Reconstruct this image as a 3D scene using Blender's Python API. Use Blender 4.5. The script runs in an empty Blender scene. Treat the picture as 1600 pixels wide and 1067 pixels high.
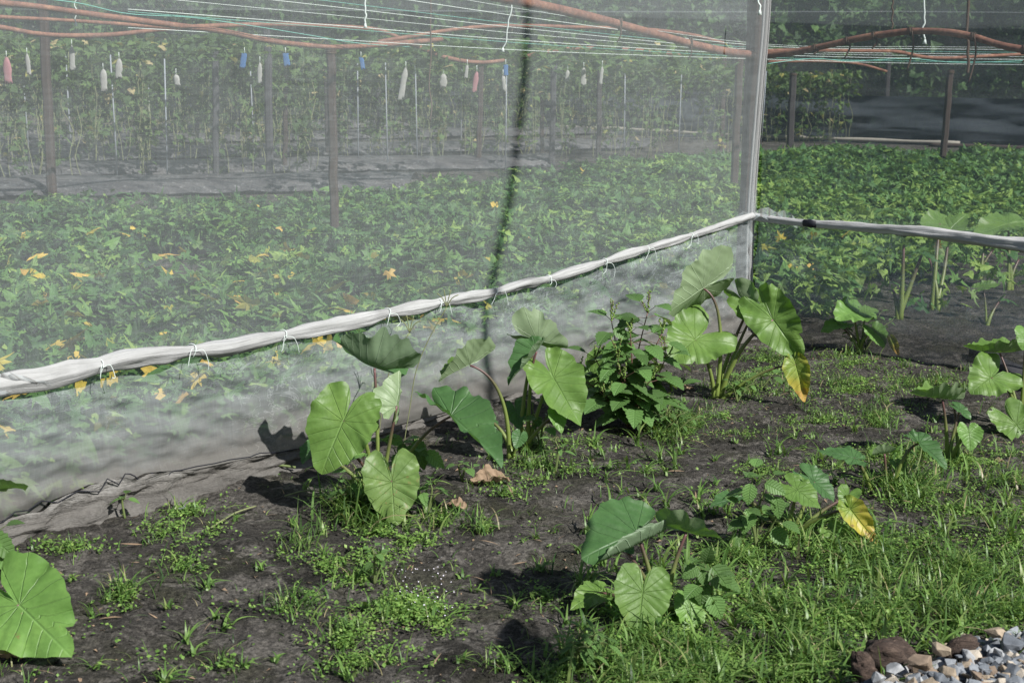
import bpy, math, random
import numpy as np
from mathutils import Vector, Matrix

random.seed(7)
RNG = np.random.default_rng(11)
SC = bpy.context.scene
COL = SC.collection

# ------------------------------------------------------------------ camera
H = 1.70
FPX = 2070.0                 # focal length in pixels of the 1600 px wide photograph
TH = math.atan(0.2005)
ROLL = 0.018
ct, st = math.cos(TH), math.sin(TH)
F = Vector((0, ct, -st)); U0 = Vector((0, st, ct)); X0 = Vector((1, 0, 0))
R = X0 * math.cos(ROLL) + U0 * math.sin(ROLL)
U = -X0 * math.sin(ROLL) + U0 * math.cos(ROLL)
CAM = Vector((0, 0, H))
cd = bpy.data.cameras.new('camera'); cam = bpy.data.objects.new('camera', cd); COL.objects.link(cam)
m = Matrix.Identity(4)
for i in range(3):
    m[i][0] = R[i]; m[i][1] = U[i]; m[i][2] = -F[i]; m[i][3] = CAM[i]
cam.matrix_world = m
cd.lens = 36 * FPX / 1600; cd.sensor_width = 36; cd.sensor_fit = 'HORIZONTAL'
cd.clip_start = 0.05; cd.clip_end = 600
cd.dof.use_dof = True; cd.dof.focus_distance = 6.6; cd.dof.aperture_fstop = 7.1
SC.camera = cam

# ------------------------------------------------------------------ light
SUN_EL = math.radians(43)
sh = Vector((0.74, -0.67, 0)).normalized()
SUN = Vector((sh.x * math.cos(SUN_EL), sh.y * math.cos(SUN_EL), math.sin(SUN_EL)))
w = bpy.data.worlds.new('World'); SC.world = w; w.use_nodes = True
wn = w.node_tree.nodes; wl = w.node_tree.links
bg = wn['Background']; sky = wn.new('ShaderNodeTexSky'); sky.sky_type = 'NISHITA'; sky.sun_disc = False
sky.sun_elevation = SUN_EL; sky.sun_rotation = math.atan2(SUN.x, SUN.y)
sky.air_density = 1.0; sky.dust_density = 1.0
wl.new(sky.outputs[0], bg.inputs[0]); bg.inputs[1].default_value = 0.05
sd = bpy.data.lights.new('sun', 'SUN'); sd.energy = 5.0; sd.angle = math.radians(0.5); sd.color = (1, 0.975, 0.93)
so = bpy.data.objects.new('sun', sd); COL.objects.link(so)
so.rotation_euler = SUN.to_track_quat('Z', 'Y').to_euler(); so.location = (10, -3, 12)
SC.view_settings.view_transform = 'Standard'; SC.view_settings.look = 'None'
SC.view_settings.gamma = 1; SC.view_settings.use_curve_mapping = False
SC.view_settings.exposure = 0.38
SC.render.engine = 'CYCLES'
SC.cycles.transparent_max_bounces = 24
SC.cycles.max_bounces = 6; SC.cycles.diffuse_bounces = 3; SC.cycles.transmission_bounces = 3
SC.cycles.caustics_reflective = False; SC.cycles.caustics_refractive = False

# ------------------------------------------------------------------ placing by sight lines
def ray(px, py):
    return (F + R * ((px - 800) / FPX) + U * (-(py - 533.5) / FPX)).normalized()
def at(px, py, Y):
    r = ray(px, py); return CAM + r * (Y / r.y)
def gnd(px, py, z=0.0):
    r = ray(px, py); return CAM + r * ((z - H) / r.z)
def on_line(px, py, P0, N):
    r = ray(px, py); return CAM + r * ((P0 - CAM).dot(N) / r.dot(N))

# ------------------------------------------------------------------ tags
def tag(o, label=None, cat=None, group=None, kind=None):
    if label: o['label'] = label
    if cat: o['category'] = cat
    if group: o['group'] = group
    if kind: o['kind'] = kind
    return o
def empty(name, loc=(0, 0, 0), label=None, cat=None, group=None):
    o = bpy.data.objects.new(name, None); COL.objects.link(o); o.location = loc
    o.empty_display_size = 0.05
    return tag(o, label, cat, group)

# ------------------------------------------------------------------ mesh helpers
def mesh_np(name, V, faces, mat=None, parent=None, tint=None, smooth=True, origin=None, uv=None):
    """V (n,3) world coordinates; faces: list of int arrays (k, n_corner)"""
    V = np.asarray(V, dtype=np.float32)
    if origin is not None:
        V = V - np.array(origin, dtype=np.float32)
    me = bpy.data.meshes.new(name)
    if isinstance(faces, np.ndarray): faces = [faces]
    faces = [np.asarray(f, dtype=np.int32) for f in faces if len(f)]
    loops = np.concatenate([f.ravel() for f in faces])
    tot = np.concatenate([np.full(len(f), f.shape[1], dtype=np.int32) for f in faces])
    starts = np.concatenate([[0], np.cumsum(tot)[:-1]]).astype(np.int32)
    me.vertices.add(len(V)); me.vertices.foreach_set('co', V.ravel())
    me.loops.add(len(loops)); me.loops.foreach_set('vertex_index', loops)
    me.polygons.add(len(tot)); me.polygons.foreach_set('loop_start', starts)
    try: me.polygons.foreach_set('loop_total', tot)
    except Exception: pass
    me.polygons.foreach_set('use_smooth', np.full(len(tot), smooth, dtype=bool))
    if uv is not None:
        l = me.uv_layers.new(name='UVMap')
        l.data.foreach_set('uv', np.asarray(uv, dtype=np.float32)[loops].ravel())
    if tint is not None:
        a = me.attributes.new('tint', 'FLOAT', 'POINT'); a.data.foreach_set('value', np.asarray(tint, dtype=np.float32))
    me.update(calc_edges=True); me.validate()
    if mat: me.materials.append(mat)
    o = bpy.data.objects.new(name, me); COL.objects.link(o)
    if origin is not None and parent is None: o.location = origin
    if parent is not None:
        o.parent = parent
    return o
class MB:
    def __init__(s): s.V = []; s.F3 = []; s.F4 = []; s.n = 0; s.T = []
    def add(s, V, F4=None, F3=None, tint=0.5):
        V = np.asarray(V, dtype=np.float32)
        if F4 is not None and len(F4): s.F4.append(np.asarray(F4) + s.n)
        if F3 is not None and len(F3): s.F3.append(np.asarray(F3) + s.n)
        s.V.append(V); s.T.append(np.broadcast_to(np.float32(tint), (len(V),)) if np.ndim(tint) == 0 else tint); s.n += len(V)
    def tube(s, pts, r, k=8, tint=0.5, cap=True):
        pts = [Vector(p) for p in pts]; n = len(pts)
        rs = r if hasattr(r, '__len__') else [r] * n
        V = []; prev = None
        for i, p in enumerate(pts):
            t = (pts[min(i + 1, n - 1)] - pts[max(i - 1, 0)])
            if t.length < 1e-9: t = Vector((0, 0, 1))
            t.normalize()
            if prev is None:
                a = Vector((0, 0, 1)) if abs(t.z) < .9 else Vector((1, 0, 0))
                u = t.cross(a).normalized()
            else:
                u = (prev - t * prev.dot(t)).normalized()
            prev = u; v = t.cross(u)
            for j in range(k):
                a = 2 * math.pi * j / k
                V.append(p + (u * math.cos(a) + v * math.sin(a)) * rs[i])
        Fq = []
        for i in range(n - 1):
            for j in range(k):
                Fq.append((i * k + j, i * k + (j + 1) % k, (i + 1) * k + (j + 1) % k, (i + 1) * k + j))
        F3 = []
        if cap:
            V.append(pts[0]); V.append(pts[-1]); c0 = n * k; c1 = c0 + 1
            for j in range(k):
                F3.append((c0, (j + 1) % k, j)); F3.append((c1, (n - 1) * k + j, (n - 1) * k + (j + 1) % k))
        s.add([tuple(p) for p in V], Fq, F3, tint)
    def build(s, name, mat, parent=None, origin=None, smooth=True):
        V = np.concatenate(s.V)
        fs = []
        if s.F4: fs.append(np.concatenate(s.F4))
        if s.F3: fs.append(np.concatenate(s.F3))
        org = origin
        if org is None and parent is not None: org = tuple(parent.location) if parent.parent is None else tuple(parent['_o'])
        o = mesh_np(name, V, fs, mat, parent, np.concatenate(s.T), smooth, org)
        return o
def smooth_path(pts, sub=6):
    """Catmull-Rom through points"""
    P = [Vector(p) for p in pts]; out = []
    n = len(P)
    for i in range(n - 1):
        p0 = P[max(i - 1, 0)]; p1 = P[i]; p2 = P[i + 1]; p3 = P[min(i + 2, n - 1)]
        for j in range(sub):
            t = j / sub; t2 = t * t; t3 = t2 * t
            out.append(0.5 * ((2 * p1) + (p2 - p0) * t + (2 * p0 - 5 * p1 + 4 * p2 - p3) * t2 + (3 * p1 - p0 - 3 * p2 + p3) * t3))
    out.append(P[-1]); return out
# value noise
_G = np.random.default_rng(5).random((64, 64, 8)).astype(np.float32)
def vnoise(x, y, s=0):
    x = np.asarray(x, dtype=np.float64); y = np.asarray(y, dtype=np.float64)
    xi = np.floor(x).astype(int); yi = np.floor(y).astype(int); fx = x - xi; fy = y - yi
    fx = fx * fx * (3 - 2 * fx); fy = fy * fy * (3 - 2 * fy)
    g = _G[:, :, s % 8]
    a = g[xi % 64, yi % 64]; b = g[(xi + 1) % 64, yi % 64]; c = g[xi % 64, (yi + 1) % 64]; d = g[(xi + 1) % 64, (yi + 1) % 64]
    return (a * (1 - fx) + b * fx) * (1 - fy) + (c * (1 - fx) + d * fx) * fy
def fbm(x, y, o=4, s=0):
    v = 0; a = .5; f = 1
    for i in range(o):
        v = v + a * vnoise(x * f + 13.7 * i, y * f + 7.1 * i, s + i); a *= .5; f *= 2.03
    return v

# ------------------------------------------------------------------ materials
def newmat(name):
    m = bpy.data.materials.new(name); m.use_nodes = True
    nt = m.node_tree; nt.nodes.clear()
    out = nt.nodes.new('ShaderNodeOutputMaterial')
    return m, nt, out
class NT:
    def __init__(s, nt): s.nt = nt
    def n(s, typ, **kw):
        nd = s.nt.nodes.new(typ)
        for k, v in kw.items():
            if k.startswith('i_'):
                nm = k[2:]; nd.inputs[int(nm) if nm.isdigit() else nm].default_value = v
            else: setattr(nd, k, v)
        return nd
    def l(s, a, b): s.nt.links.new(a, b)
    def math(s, op, a, b=None, c=None, clamp=False):
        nd = s.nt.nodes.new('ShaderNodeMath'); nd.operation = op; nd.use_clamp = clamp
        for i, v in enumerate((a, b, c)):
            if v is None: continue
            if isinstance(v, (int, float)): nd.inputs[i].default_value = v
            else: s.l(v, nd.inputs[i])
        return nd.outputs[0]
    def ramp(s, fac, stops, interp='LINEAR'):
        nd = s.nt.nodes.new('ShaderNodeValToRGB'); nd.color_ramp.interpolation = interp
        e = nd.color_ramp.elements
        while len(e) < len(stops): e.new(0.5)
        for i, (p, c) in enumerate(stops):
            e[i].position = p; e[i].color = (c[0], c[1], c[2], 1) if hasattr(c, '__len__') else (c, c, c, 1)
        if fac is not None: s.l(fac, nd.inputs[0])
        return nd.outputs[0]
    def mix(s, f, a, b, mode='MIX'):
        nd = s.nt.nodes.new('ShaderNodeMix'); nd.data_type = 'RGBA'; nd.blend_type = mode
        for i, v in ((0, f), (6, a), (7, b)):
            if isinstance(v, (int, float)): nd.inputs[i].default_value = v
            elif isinstance(v, tuple): nd.inputs[i].default_value = (*v, 1)
            else: s.l(v, nd.inputs[i])
        return nd.outputs[2]
    def noise(s, scale, detail=4, rough=.55, vec=None, dist=0):
        nd = s.n('ShaderNodeTexNoise'); nd.inputs['Scale'].default_value = scale; nd.inputs['Detail'].default_value = detail
        nd.inputs['Roughness'].default_value = rough; nd.inputs['Distortion'].default_value = dist
        if vec is not None: s.l(vec, nd.inputs['Vector'])
        return nd.outputs[0]
    def mapping(s, vec, scale=(1, 1, 1), rot=(0, 0, 0)):
        nd = s.n('ShaderNodeMapping'); nd.inputs['Scale'].default_value = scale; nd.inputs['Rotation'].default_value = rot
        s.l(vec, nd.inputs['Vector']); return nd.outputs[0]
    def bump(s, h, strength=.5, dist=.01):
        nd = s.n('ShaderNodeBump'); nd.inputs['Strength'].default_value = strength; nd.inputs['Distance'].default_value = dist
        s.l(h, nd.inputs['Height']); return nd.outputs[0]
    def leaf_shader(s, col, out, transl=.3, rough=.45, spec=.4, normal=None, tcol=None):
        p = s.n('ShaderNodeBsdfPrincipled'); s.l(col, p.inputs['Base Color']); p.inputs['Roughness'].default_value = rough
        p.inputs['Specular IOR Level'].default_value = spec
        t = s.n('ShaderNodeBsdfTranslucent')
        tc = s.mix(1.0, col, (1.25, 1.3, .55), 'MULTIPLY') if tcol is None else tcol
        s.l(tc, t.inputs['Color'])
        if normal is not None: s.l(normal, p.inputs['Normal']); s.l(normal, t.inputs['Normal'])
        mx = s.n('ShaderNodeMixShader'); mx.inputs[0].default_value = transl
        s.l(p.outputs[0], mx.inputs[1]); s.l(t.outputs[0], mx.inputs[2]); s.l(mx.outputs[0], out.inputs[0])

def tint_leaf(name, stops, transl=.3, rough=.5, spec=.35, nscale=30):
    m, nt, out = newmat(name); N = NT(nt)
    a = N.n('ShaderNodeAttribute', attribute_name='tint').outputs['Fac']
    c = N.ramp(a, stops)
    geo = N.n('ShaderNodeNewGeometry')
    nz = N.noise(nscale, 3, vec=geo.outputs['Position'])
    c = N.mix(1.0, c, N.ramp(nz, [(.3, .75), (.7, 1.2)]), 'MULTIPLY')
    c = N.mix(N.math('MULTIPLY', geo.outputs['Backfacing'], .35), c, (.16, .22, .13))
    N.leaf_shader(c, out, transl, rough, spec)
    return m
M = {}
M['grass'] = tint_leaf('grass_blade', [(0, (.035, .085, .02)), (.45, (.10, .20, .045)), (.85, (.20, .33, .085)), (.93, (.24, .30, .10)), (.96, (.38, .33, .18)), (1, (.42, .36, .22))], .35, .42, .4)
M['weed_low'] = tint_leaf('low_weed', [(0, (.08, .17, .04)), (.5, (.18, .32, .07)), (1, (.30, .43, .12))], .3, .5, .3)
M['potato'] = tint_leaf('sweet_potato_leaf', [(0, (.028, .075, .028)), (.4, (.078, .18, .052)), (.75, (.145, .28, .07)), (.93, (.26, .39, .09)), (.965, (.22, .32, .07)), (.975, (.62, .46, .07)), (.99, (.70, .50, .10)), (1, (.50, .26, .12))], .3, .55, .3, 20)
M['vine'] = tint_leaf('vine_leaf', [(0, (.04, .075, .03)), (.5, (.085, .15, .05)), (.92, (.15, .235, .075)), (.97, (.40, .36, .10)), (1, (.45, .38, .20))], .35, .6, .2, 10)
M['tree_leaf'] = tint_leaf('tree_leaf', [(0, (.035, .075, .025)), (.6, (.06, .13, .035)), (1, (.10, .19, .05))], .25, .6, .3, 3)

# stems
def simple(name, col, rough=.7, spec=.3, nscale=20, var=.25, bump=0.0, metallic=0, stretch=None, trans=0):
    m, nt, out = newmat(name); N = NT(nt)
    tc = N.n('ShaderNodeTexCoord').outputs['Object']
    if stretch: tc = N.mapping(tc, stretch)
    nz = N.noise(nscale, 5, vec=tc)
    c = N.mix(nz, tuple(x * (1 - var) for x in col), tuple(min(1, x * (1 + var)) for x in col))
    p = N.n('ShaderNodeBsdfPrincipled'); N.l(c, p.inputs['Base Color']); p.inputs['Roughness'].default_value = rough
    p.inputs['Specular IOR Level'].default_value = spec; p.inputs['Metallic'].default_value = metallic
    if bump: N.l(N.bump(nz, .6, bump), p.inputs['Normal'])
    if trans:
        t = N.n('ShaderNodeBsdfTranslucent'); N.l(c, t.inputs[0]); mx = N.n('ShaderNodeMixShader'); mx.inputs[0].default_value = trans
        N.l(p.outputs[0], mx.inputs[1]); N.l(t.outputs[0], mx.inputs[2]); N.l(mx.outputs[0], out.inputs[0])
    else:
        N.l(p.outputs[0], out.inputs[0])
    return m
M['stem'] = simple('weed_stem', (.13, .17, .06), .6)
M['stem_red'] = simple('reddish_stem', (.16, .09, .07), .6)
M['vine_stem'] = simple('vine_stem', (.22, .24, .12), .7)
M['twine'] = simple('white_twine', (.70, .78, .74), .6, var=.1)
M['twine_green'] = simple('green_twine', (.20, .50, .42), .6, var=.1)
M['rope_brown'] = simple('brown_band', (.10, .07, .05), .8)
M['black_cord'] = simple('black_cord', (.012, .013, .02), .6)
M['post_brown'] = simple('weathered_post', (.055, .040, .034), .85, nscale=30, var=.45, bump=.004, stretch=(1, 1, .12))
M['post_grey'] = simple('grey_post', (.055, .055, .06), .8, nscale=30, var=.35, bump=.003, stretch=(1, 1, .12))
M['post_dark'] = simple('dark_post', (.05, .045, .045), .85, nscale=30, var=.4, bump=.003, stretch=(1, 1, .12))
M['stake'] = simple('pale_stake', (.30, .33, .37), .5, var=.15)
M['bag_white'] = simple('white_bag', (.52, .52, .49), .6, var=.25, trans=.3)
M['bag_pink'] = simple('pink_bag', (.52, .26, .28), .6, var=.15, trans=.3)
M['bag_blue'] = simple('blue_card', (.06, .16, .36), .5, var=.15)
M['flower'] = simple('small_flower', (.75, .72, .82), .6)
M['bark'] = simple('tree_bark', (.12, .10, .08), .9, nscale=8, var=.4, bump=.02)
M['skirt_line'] = simple('ground_pipe', (.30, .28, .24), .8, var=.3)

def petiole_mat():
    m, nt, out = newmat('taro_petiole'); N = NT(nt)
    a = N.n('ShaderNodeAttribute', attribute_name='tint').outputs['Fac']
    c = N.ramp(a, [(0, (.20, .27, .06)), (.45, (.17, .22, .06)), (.75, (.10, .065, .05)), (1, (.17, .075, .08))])
    nz = N.noise(60, 3); c = N.mix(1.0, c, N.ramp(nz, [(.3, .8), (.7, 1.15)]), 'MULTIPLY')
    N.leaf_shader(c, out, .08, .4, .45); return m
M['petiole'] = petiole_mat()

def taro_mat(name, top, under, spots=0.0, yellow=0.0, transl=.28):
    """uv = leaf-plane coordinates (x across, y along midrib), 1 = attach to tip"""
    m, nt, out = newmat(name); N = NT(nt)
    uv = N.n('ShaderNodeUVMap', uv_map='UVMap').outputs[0]
    sp = N.n('ShaderNodeSeparateXYZ'); N.l(uv, sp.inputs[0]); x, y = sp.outputs[0], sp.outputs[1]
    obj = N.n('ShaderNodeTexCoord').outputs['Object']
    ax = N.math('ABSOLUTE', x)
    # midrib
    mid = N.math('LESS_THAN', ax, .014)
    midsoft = N.math('SUBTRACT', 1.0, N.math('DIVIDE', ax, .022), clamp=True)
    # radial veins from the attachment
    th = N.math('ARCTAN2', ax, y)
    rr = N.math('SQRT', N.math('ADD', N.math('MULTIPLY', x, x), N.math('MULTIPLY', y, y)))
    # laterals leave the midrib above the attachment and curve outward
    c1 = N.math('SUBTRACT', y, N.math('MULTIPLY', ax, .75))
    fr = N.math('FRACT', N.math('MULTIPLY', c1, 5.2))
    d1 = N.math('ABSOLUTE', N.math('SUBTRACT', fr, .5))
    lat = N.math('SUBTRACT', 1.0, N.math('DIVIDE', d1, .075), clamp=True)
    lat = N.math('MULTIPLY', lat, N.math('GREATER_THAN', c1, 0.0))
    fr2 = N.math('FRACT', N.math('MULTIPLY', th, 1.9))
    d2 = N.math('MULTIPLY', N.math('ABSOLUTE', N.math('SUBTRACT', fr2, .5)), rr)
    rad = N.math('SUBTRACT', 1.0, N.math('DIVIDE', d2, .020), clamp=True)
    rad = N.math('MULTIPLY', rad, N.math('LESS_THAN', c1, 0.0))
    vein = N.math('MAXIMUM', midsoft, N.math('MULTIPLY', N.math('MAXIMUM', lat, rad), .75))
    fade = N.math('SUBTRACT', 1.25, rr, clamp=True)
    vein = N.math('MULTIPLY', vein, fade)
    big = N.noise(9, 4, vec=obj); fine = N.noise(70, 3, vec=obj)
    ctop = N.mix(1.0, top, N.ramp(big, [(.25, (.72, .78, .7)), (.5, (1, 1, 1)), (.75, (1.22, 1.15, 1.1))]), 'MULTIPLY')
    ctop = N.mix(1.0, ctop, N.ramp(fine, [(.3, .9), (.7, 1.08)]), 'MULTIPLY')
    if yellow:
        yn = N.math('ADD', N.noise(7, 3, vec=obj), N.math('MULTIPLY', rr, yellow))
        ctop = N.mix(N.ramp(yn, [(.55, 0), (.8, 1)]), ctop, (.46, .40, .07))
        ctop = N.mix(N.ramp(yn, [(1.02, 0), (1.12, 1)]) if yellow > .7 else N.ramp(yn, [(.95, 0), (1, .6)]), ctop, (.48, .22, .07))
    ctop = N.mix(N.math('MULTIPLY', vein, .55), ctop, tuple(min(1, a * 1.5 + .05) for a in top))
    edge_n = N.ramp(N.noise(26, 5, .7, obj), [(.66, 0), (.70, .75)])
    ctop = N.mix(N.math('MULTIPLY', edge_n, N.ramp(N.noise(3.5, 2, vec=obj), [(.5, 0), (.6, 1)])), ctop, (.22, .17, .07))
    if spots:
        s1 = N.noise(38, 4, .6, obj); s2 = N.noise(6, 2, vec=obj)
        sm = N.math('MULTIPLY', N.ramp(s1, [(.60, 0), (.66, 1)]), N.ramp(s2, [(.45, 0), (.6, 1)]))
        ctop = N.mix(N.math('MULTIPLY', sm, spots), ctop, (.26, .17, .07))
    cund = N.mix(N.math('MULTIPLY', vein, .95), under, tuple(min(1, a * 1.6 + .10) for a in under))
    cund = N.mix(1.0, cund, N.ramp(big, [(.3, .85), (.7, 1.12)]), 'MULTIPLY')
    geo = N.n('ShaderNodeNewGeometry')
    col = N.mix(geo.outputs['Backfacing'], ctop, cund)
    nb = N.bump(N.math('ADD', N.math('MULTIPLY', vein, -1.0), N.math('MULTIPLY', fine, .2)), .8, .005)
    tcol = N.mix(1.0, ctop, (1.15, 1.45, .45), 'MULTIPLY')
    N.leaf_shader(col, out, transl, .45, .38, nb, tcol)
    return m
M['taro'] = taro_mat('taro_leaf', (.135, .240, .055), (.26, .34, .20))
M['taro_dark'] = taro_mat('taro_leaf_deep_green', (.075, .165, .055), (.21, .29, .18))
M['taro_light'] = taro_mat('taro_leaf_light_green', (.155, .295, .070), (.27, .36, .20))
M['taro_spotted'] = taro_mat('taro_leaf_spotted', (.155, .25, .07), (.22, .30, .16), spots=.8)
M['taro_yellow'] = taro_mat('taro_leaf_yellowing', (.20, .29, .055), (.28, .30, .12), spots=.8, yellow=.6)

def weed_leaf_mat(name, base, under):
    m, nt, out = newmat(name); N = NT(nt)
    uv = N.n('ShaderNodeUVMap', uv_map='UVMap').outputs[0]
    sp = N.n('ShaderNodeSeparateXYZ'); N.l(uv, sp.inputs[0]); x, y = sp.outputs[0], sp.outputs[1]
    ax = N.math('ABSOLUTE', x)
    fr = N.math('ABSOLUTE', N.math('SUBTRACT', N.math('FRACT', N.math('MULTIPLY', N.math('SUBTRACT', y, N.math('MULTIPLY', ax, .6)), 8.0)), .5))
    v = N.math('MAXIMUM', N.math('SUBTRACT', 1.0, N.math('DIVIDE', fr, .16), clamp=True), N.math('SUBTRACT', 1.0, N.math('DIVIDE', ax, .03), clamp=True))
    a = N.n('ShaderNodeAttribute', attribute_name='tint').outputs['Fac']
    c = N.mix(1.0, base, N.ramp(a, [(0, .65), (1, 1.4)]), 'MULTIPLY')
    c = N.mix(N.math('MULTIPLY', v, .3), c, tuple(q * 1.9 for q in base))
    geo = N.n('ShaderNodeNewGeometry'); c = N.mix(geo.outputs['Backfacing'], c, under)
    N.leaf_shader(c, out, .3, .5, .35, N.bump(N.math('MULTIPLY', v, -1.0), .7, .004))
    return m
M['weed_leaf'] = weed_leaf_mat('weed_leaf', (.12, .225, .065), (.18, .26, .13))
M['weed_leaf_dark'] = weed_leaf_mat('weed_leaf_dark', (.105, .205, .058), (.14, .21, .10))

def dead_mat():
    m, nt, out = newmat('dry_leaf'); N = NT(nt)
    obj = N.n('ShaderNodeTexCoord').outputs['Object']
    c = N.mix(N.noise(35, 5, vec=obj), (.15, .095, .06), (.46, .34, .23))
    N.leaf_shader(c, out, .15, .7, .2, N.bump(N.noise(60, 4, vec=obj), .8, .006), c); return m
M['dead'] = dead_mat()

def soil_mat():
    m, nt, out = newmat('dark_soil'); N = NT(nt)
    pos = N.n('ShaderNodeNewGeometry').outputs['Position']
    p2 = N.mapping(pos, (1, 1, 0.3))
    big = N.noise(1.6, 6, .62, p2, .6); mid = N.noise(7, 7, .68, p2, .3); fine = N.noise(55, 7, .74, pos); grit = N.noise(210, 3, .75, pos)
    c = N.mix(N.ramp(N.math('ADD', N.math('MULTIPLY', big, .5), N.math('MULTIPLY', mid, .5)), [(.42, 0), (.57, 1)]), (.024, .022, .018), (.092, .084, .075))
    moss = N.ramp(N.noise(3.1, 5, .6, p2), [(.48, 0), (.62, 1)])
    c = N.mix(N.math('MULTIPLY', moss, .6), c, (.060, .060, .036))
    dry = N.ramp(N.noise(5.4, 8, .75, p2, .8), [(.51, 0), (.58, 1)])
    c = N.mix(N.math('MULTIPLY', dry, .75), c, (.18, .166, .148))
    c = N.mix(1.0, c, N.ramp(fine, [(.34, .35), (.50, .95), (.68, 2.1)]), 'MULTIPLY')
    c = N.mix(N.ramp(grit, [(.62, 0), (.68, .8)]), c, (.30, .28, .25))
    vor = N.n('ShaderNodeTexVoronoi'); vor.inputs['Scale'].default_value = 34; N.l(pos, vor.inputs['Vector'])
    h = N.math('ADD', N.math('ADD', N.math('MULTIPLY', mid, 1.2), N.math('MULTIPLY', fine, .6)), N.math('ADD', N.math('MULTIPLY', grit, .15), N.math('MULTIPLY', vor.outputs['Distance'], -.35)))
    p = N.n('ShaderNodeBsdfPrincipled'); N.l(c, p.inputs['Base Color']); p.inputs['Roughness'].default_value = .88
    p.inputs['Specular IOR Level'].default_value = .25
    N.l(N.bump(h, 1.0, .05), p.inputs['Normal']); N.l(p.outputs[0], out.inputs[0]); return m
M['soil'] = soil_mat()

def net_mat(name, lo, hi, col=(.74, .81, .83), transl=.35, warp=1.0, dirt=None, dirtz=None, weave=.7, rough_=0.0):
    """insect net: part of the light goes through the holes, the threads scatter the rest"""
    m, nt, out = newmat(name); N = NT(nt)
    pos = N.n('ShaderNodeNewGeometry').outputs['Position']
    sp = N.n('ShaderNodeSeparateXYZ'); N.l(pos, sp.inputs[0])
    uv = N.n('ShaderNodeUVMap', uv_map='UVMap').outputs[0]
    su = N.n('ShaderNodeSeparateXYZ'); N.l(uv, su.inputs[0])
    n1 = N.noise(1.3 * warp, 4, .6, uv, 1.2)
    n2 = N.noise(4, 6, .65, N.mapping(uv, (.7, 2.6, 1), (0, 0, .35)), 1.8)
    # faint creases
    cr = N.noise(2.6, 4, .6, N.mapping(uv, (.6, 1.7, 1), (0, 0, -.5)), 2.6)
    cr2 = N.noise(4.6, 3, .55, N.mapping(uv, (.8, 1.2, 1), (0, 0, .6)), 2.0)
    crease = N.math('SUBTRACT', 1.0, N.math('DIVIDE', N.math('MINIMUM', N.math('ABSOLUTE', N.math('SUBTRACT', cr, .5)), N.math('ABSOLUTE', N.math('SUBTRACT', cr2, .52))), .010), clamp=True)
    gate = N.ramp(N.noise(1.1, 2, vec=uv), [(.42, 0), (.58, 1)])
    n3 = N.noise(2.4, 7, .7, N.mapping(uv, (1, 3.4, 1), (0, 0, -.25)), 3.0)
    a = N.math('ADD', N.math('MULTIPLY', n1, .3), N.math('ADD', N.math('MULTIPLY', n2, .3), N.math('MULTIPLY', n3, .4)))
    a = N.math('MULTIPLY_ADD', N.ramp(a, [(.34, 0), (.66, 1)]), hi - lo, lo)
    a = N.math('ADD', a, N.math('MULTIPLY', N.math('MULTIPLY', crease, gate), .15 * warp * warp))
    # single threads a little thicker than the rest
    thr = N.noise(1, 3, .8, N.mapping(uv, (.9, 150, 1))); thv = N.noise(1, 3, .8, N.mapping(uv, (130, .9, 1)))
    a = N.math('MULTIPLY', a, N.math('ADD', 1 - weave, N.math('MULTIPLY', N.math('ADD', thr, thv), weave)))
    c = N.mix(n2, tuple(q * .93 for q in col), col)
    if dirt is not None:
        z = su.outputs[1]
        dn = N.math('ADD', z, N.math('MULTIPLY', N.noise(7, 5, .7, vec=uv), -.25))
        dm = N.ramp(dn, [(dirtz[0], 1), (dirtz[1], 0)])
        c = N.mix(N.math('MULTIPLY', dm, .9), c, dirt)
        a = N.math('ADD', a, N.math('MULTIPLY', dm, dirtz[2]), clamp=True)
    t = N.n('ShaderNodeBsdfTransparent')
    d = N.n('ShaderNodeBsdfDiffuse'); N.l(c, d.inputs[0]); tr = N.n('ShaderNodeBsdfTranslucent'); N.l(c, tr.inputs[0])
    m1 = N.n('ShaderNodeMixShader'); m1.inputs[0].default_value = transl
    N.l(d.outputs[0], m1.inputs[1]); N.l(tr.outputs[0], m1.inputs[2])
    m2 = N.n('ShaderNodeMixShader'); N.l(a, m2.inputs[0]); N.l(t.outputs[0], m2.inputs[1]); N.l(m1.outputs[0], m2.inputs[2])
    N.l(m2.outputs[0], out.inputs[0]); return m
M['net_up'] = net_mat('insect_net', .135, .235, warp=.7)
M['net_low'] = net_mat('insect_net_wrinkled', .21, .35, warp=1.5, dirt=(.24, .222, .20), dirtz=(-.06, .36, .40))
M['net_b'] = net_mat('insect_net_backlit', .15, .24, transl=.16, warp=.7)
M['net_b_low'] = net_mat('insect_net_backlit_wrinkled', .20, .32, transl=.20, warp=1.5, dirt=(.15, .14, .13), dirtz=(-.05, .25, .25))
M['net_roof'] = net_mat('roof_net', .07, .14, warp=.5)
M['net_far'] = net_mat('far_net', .06, .16, col=(.45, .5, .5), warp=.3)
M['net_black'] = net_mat('black_shade_cloth', .86, .96, col=(.055, .065, .075), warp=.6, transl=.1)

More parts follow.
